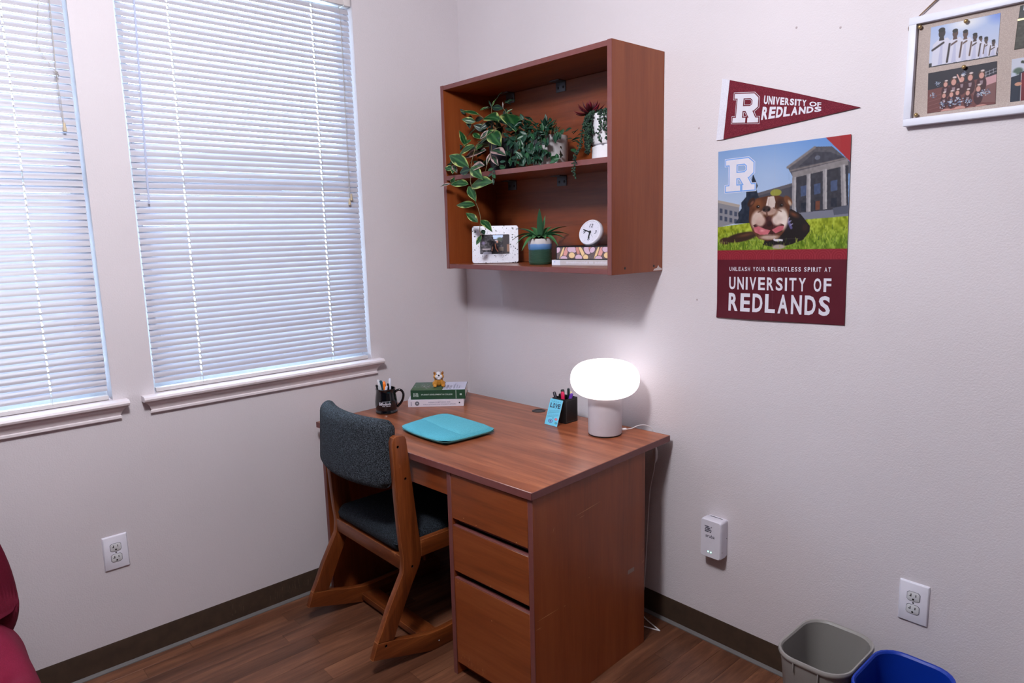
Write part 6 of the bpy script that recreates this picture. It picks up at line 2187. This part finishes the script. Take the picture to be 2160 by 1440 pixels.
ct.ell(0.50, 0.80, 0.11, 0.32, (26, 22, 30)).ell(0.58, 0.36, 0.032, 0.07, (184, 130, 110)).ell(0.545, 0.30, 0.055, 0.04, (176, 170, 184), soft=0.4)
ct.line((0.51, 0.48), (0.54, 0.72), 0.022, (188, 126, 98)).line((0.54, 0.70), (0.60, 0.85), 0.018, (196, 124, 104)).line((0.43, 0.62), (0.40, 0.80), 0.018, (170, 120, 96))
ct.poly([(0.62, 0.66), (0.78, 0.62), (0.78, 0.82), (0.62, 0.8)], (104, 92, 84))
print_sheet('snapshot', ct, fr_pt(-0.066, 0.0425, -0.0045), fr_pt(0.062, 0.0425, -0.0045) - fr_pt(-0.066, 0.0425, -0.0045), fr_pt(-0.066, -0.0425, -0.0045) - fr_pt(-0.066, 0.0425, -0.0045), lean @ Vector((0, -1, 0)) - lean @ Vector((0, 0, 0)), M_PRINT, 0.0003, pf, gain=1.5)
MB().prism([(0.012, 0.002), (0.014, 0.0), (0.062, 0.0), (0.062, 0.002), (0.03, 0.11), (0.026, 0.11)], 'X', -0.015, 0.015).build('easel_back', M_BLACK, pf)

# two books on the lower board, clock on top
wb = book('book', 'thin pale grey paperback at the bottom of the shelf stack under the patterned book', (0.772, -0.190), math.radians(16), 0.262, 0.165, 0.0205, BZT + 0.0003, (196, 190, 196), group='books under the clock', cover_t=0.0006)
m = MB()
m.box((0.0, -0.0003, 0.0006), (0.036, 0.0002, 0.0199))
m.build('publisher_band', plain('white spine band', (222, 226, 242), 0.5), wb)
m = MB()
letters(m, 'l', flat((0.012, 0, 0.011), (0.0025, 0, 0), (0, 0, 0.005), (0, -1, 0), 0.0006))
m.build('emblem', plain('blue mark', (128, 156, 220), 0.5), wb)
m = MB()
dashes(m, flat((0.062, 0, 0.0070), (0.112, 0, 0), (0, 0, 0.0075), (0, -1, 0), 0.0003), 22, 3)
dashes(m, flat((0.178, 0, 0.0070), (0.050, 0, 0), (0, 0, 0.0075), (0, -1, 0), 0.0003), 11, 8)
m.build('lettering', M_INK_W, wb)
fb = thing('book', 'thick black book with a pink and cream patterned spine under the round clock', 'book', (0.788, -0.1800, BZT + 0.0211), math.radians(16), 'books under the clock')
WF, DF, HF = 0.245, 0.160, 0.0515
m_bk = plain('black cover cloth', (16, 12, 22), 0.5)
MB().box((-0.003, -0.002, 0), (WF, DF, 0.0035), bev=0.0006).box((-0.003, -0.002, HF - 0.0035), (WF, DF, HF), bev=0.0006).box((-0.003, 0.0005, 0.0035), (WF, 0.003, HF - 0.0035)).build('cover', m_bk, fb)
MB().box((0.0, 0.003, 0.0035), (WF - 0.003, DF - 0.003, HF - 0.0035)).build('pages', M_PAPER, fb)
cf = Canvas(150, 30, (104, 92, 94), 61)
for k in range(420):
    cf.ell(cf.r.rand(), cf.r.rand(), 0.0035, 0.022, (126, 116, 116) if k % 3 else (36, 28, 38), soft=0.6)
PK, CRM, LIL, SAL = (212, 154, 150), (226, 196, 150), (206, 178, 198), (196, 138, 128)
dk = (40, 24, 36)
def petal(cx, cy, rx, ry, c, a):
    cf.ell(cx, cy, rx * 1.22 + 0.005, ry * 1.22 + 0.03, dk, a, soft=0.15)
    cf.ell(cx, cy, rx * 1.22, ry * 1.22, c, a, soft=0.15)
for x0 in (0.0, 0.60):
    for cx, cy, rx, ry, c, a in ((0.02, 0.25, 0.035, 0.24, LIL, 0.6), (0.09, 0.55, 0.017, 0.6, CRM, 0.35), (0.165, 0.38, 0.030, 0.55, PK, 0.35), (0.125, 0.97, 0.055, 0.2, LIL, 0.0), (0.27, 0.22, 0.075, 0.26, LIL, 0.15), (0.265, 0.70, 0.048, 0.22, CRM, -0.1), (0.37, 0.28, 0.026, 0.42, SAL, -0.2), (0.385, 0.90, 0.055, 0.24, LIL, 0.1), (0.455, 0.55, 0.026, 0.75, CRM, -0.45), (0.505, 0.86, 0.04, 0.2, CRM, 0.2), (0.535, 0.25, 0.05, 0.34, LIL, -0.5), (0.585, 0.12, 0.02, 0.2, SAL, 0.0)):
        petal(x0 + cx, cy, rx, ry, c, a)
print_sheet('patterned_spine', cf, (0.001, 0.0005, HF - 0.0036), (WF - 0.004, 0, 0), (0, 0, -(HF - 0.0072)), (0, -1, 0), M_PRINT, 0.0004, fb, gain=1.1)

ck = thing('clock', 'round white table clock with black hands standing on the patterned book', 'clock', (0.905, -0.128, BZT + 0.0211 + HF + 0.0003), math.radians(6))
tl = rot('X', math.radians(-20))
CR, CZc = 0.0505, 0.0502
def ckm():
    return at(0, 0, 0) @ tl @ at(0, 0, CZc) @ rot('X', PI / 2)
MB().lathe([(0.040, -0.016), (0.047, -0.014), (0.0500, -0.006), (0.0505, 0.002), (0.0495, 0.008), (0.0470, 0.0108), (0.0440, 0.0110), (0.0415, 0.0085)], 48, M=ckm(), cap=False).lathe([(0.001, -0.016), (0.040, -0.016)], 48, M=ckm(), cap=False).build('case', M_WHITE, ck)
MB().lathe([(0.001, 0.0084), (0.0418, 0.0084)], 48, M=ckm(), cap=False).build('dial', plain('dial white', (218, 216, 230), 0.5), ck)
MB().box((-0.018, 0.004, 0.0), (0.018, 0.030, 0.006), bev=0.001).build('foot', M_WHITE, ck)
Kc = ckm()
def dial(x, y, z=0.0088):
    return Kc @ Vector((x, y, z))
m = MB()
for s, x, y, w, h in (('12', 0.0, 0.0255, 0.0165, 0.0135), ('3', 0.0255, 0.0, 0.0095, 0.0135), ('6', 0.0, -0.0255, 0.0095, 0.0135), ('9', -0.0255, 0.0, 0.0095, 0.0135)):
    letters(m, s, lambda u, v, x=x, y=y, w=w, h=h: dial(x + (u - 0.5) * w, y + (v - 0.5) * h), 0.01, shear=0.15)
for k in range(12):
    a = 2 * PI * k / 12
    m.add([dial(math.sin(a) * 0.0365 + 0.0009 * math.cos(t), math.cos(a) * 0.0365 + 0.0009 * math.sin(t)) for t in [2 * PI * j / 6 for j in range(6)]], [tuple(range(6))])
m.build('numerals', plain('clock ink', (44, 44, 66), 0.5), ck)
def hand(name, ang, L, w, z, tail=0.006):
    a = math.radians(ang)
    d, nrm = Vector((math.sin(a), math.cos(a))), Vector((math.cos(a), -math.sin(a)))
    q = MB()
    pts = [-d * tail - nrm * w, -d * tail + nrm * w, d * L + nrm * w * 0.85, d * L - nrm * w * 0.85]
    vs = [dial(p.x, p.y, z) for p in pts] + [dial(p.x, p.y, z + 0.0006) for p in pts]
    q.add(vs, [(3, 2, 1, 0), (4, 5, 6, 7), (0, 1, 5, 4), (1, 2, 6, 5), (2, 3, 7, 6), (3, 0, 4, 7)])
    q.lathe([(w * 1.9, z), (w * 1.9, z + 0.0008)], 14, M=Kc)
    q.build(name, M_BLACK, ck)
hand('hour_hand', 184, 0.0245, 0.0028, 0.0094)
hand('minute_hand', 288, 0.0335, 0.0021, 0.0104)
hand('second_hand', 138, 0.0290, 0.0003, 0.0114, 0.002)

# ------------------------------------------------------------------ wastebaskets
def bin_(name, label, cx, cy, w, l, h, c_out, c_in):
    t = thing(name, label, 'wastebasket', (cx, cy, 0), 0, 'wastebaskets by the wall')
    mo = plain(name + ' plastic', c_out, 0.42, bump=(500, 0.06))
    def ring(k, r, z):
        return [(x, y, z) for x, y in rrect(w * k, l * k, r, 6)]
    q = MB()
    loft(q, [ring(0.72, 0.05, 0.0), ring(0.74, 0.05, 0.004), ring(0.925, 0.062, h - 0.040), ring(0.935, 0.062, h - 0.034), ring(0.94, 0.062, h - 0.012)], cap1=False)
    loft(q, [ring(0.915, 0.060, h - 0.006), ring(0.90, 0.060, h - 0.05), ring(0.72, 0.05, 0.006)], cap0=False, cap1=True)
    q.f[-1] = q.f[-1]
    q.build('body', mo, t)
    r = MB()
    loft(r, [ring(0.938, 0.062, h - 0.013), ring(0.985, 0.066, h - 0.013), ring(1.0, 0.067, h - 0.009), ring(1.0, 0.067, h - 0.004), ring(0.985, 0.066, h), ring(0.945, 0.063, h - 0.0005), ring(0.915, 0.060, h - 0.006)], cap0=False, cap1=False)
    r.build('rim', plain(name + ' rim', tuple(min(255, x * 1.06 + 4) for x in c_out), 0.4), t)
    # short stiffening fins under the rim
    for y in (-0.055, 0.055):
        for s in (-1, 1):
            MB().box((s * w * 0.955 - 0.004, y - 0.0018, h - 0.040), (s * w * 0.955 + 0.004, y + 0.0018, h - 0.0135), bev=0.0006, seg=1).build('fin', mo, t)
    for x in (-0.035, 0.035):
        MB().box((x - 0.0018, -l * 0.955 - 0.004, h - 0.040), (x + 0.0018, -l * 0.955 + 0.004, h - 0.0135), bev=0.0006, seg=1).build('fin', mo, t)
    return t
bin_('wastebasket', 'grey plastic wastebasket beside the baseboard, half hidden by the blue one', 1.882, -0.2065, 0.1035, 0.1340, 0.305, (134, 131, 128), None)
bin_('wastebasket', 'bright blue plastic wastebasket in front of the grey one', 2.092, -0.2160, 0.1035, 0.1340, 0.303, (3, 46, 150), None)

# ------------------------------------------------------------------ bed with a maroon cover at the near left
bed = thing('bed', 'low bed heaped with a rumpled maroon comforter against the window wall', 'bed', (0.55, -2.55, 0))
m_cov = fabric('maroon comforter cloth', (112, 16, 44), (130, 28, 58), 1100.0, 0.12, 0.8)
m_cov2 = fabric('shaded maroon cloth', (84, 8, 30), (100, 16, 40), 1100.0, 0.12, 0.85)  # comforter cloth made deeper, shade of the far heap put into its colour
MB().box((0.06, -3.25, 0.16), (1.04, -1.99, 0.34), bev=0.03, seg=3).build('mattress', plain('mattress ticking', (206, 200, 198), 0.8), bed, True)
for x in (0.10, 1.00):
    for y in (-3.20, -2.04):
        MB().box((x - 0.025, y - 0.025, 0.0), (x + 0.025, y + 0.025, 0.165)).build('leg', M_OAK, bed, True)

def heap(cx, cy, cz, hx, hy, ht, r, hb, folds):
    def fn(u, v, s):
        uu, vv = rim_spread(u), rim_spread(v)
        th = round_rim(uu, vv, hx, hy, r)
        uu, vv = round_corner(uu, vv, hx, hy, r * 0.9)
        x, y = cx + uu * hx, cy + vv * hy
        f = folds(x, y)
        z = cz + (ht * th * (1 + 0.5 * f) if s > 0 else -hb * th)
        k = 1 + 0.10 * f * (1 - 0.6 * th)
        return (cx + (x - cx) * k - 0.55, cy + (y - cy) * (1 + 0.035 * f * (1 - 0.5 * th)) + 2.55, max(0.012, z))
    return fn
def folds_near(x, y):
    d = math.hypot(x - 0.35, y + 2.35)
    return 0.5 * math.sin(d * 46 + 3 * math.sin(x * 6)) * (0.5 + 0.5 * math.sin(x * 8 + y * 5)) + 0.3 * math.sin(d * 21 + 1.2)
def folds_far(x, y):
    return 0.20 * math.sin(x * 55 + y * 9) + 0.14 * math.sin(x * 97 - y * 21 + 1)
cushion('comforter', heap(0.60, -2.555, 0.30, 0.50, 0.640, 0.155, 0.15, 0.24, folds_near), 80, 90, m_cov).build('comforter', m_cov, bed)
cushion('folded_cover', heap(0.185, -2.38, 0.46, 0.155, 0.455, 0.265, 0.11, 0.14, folds_far), 40, 60, m_cov2).build('folded_cover', m_cov2, bed)
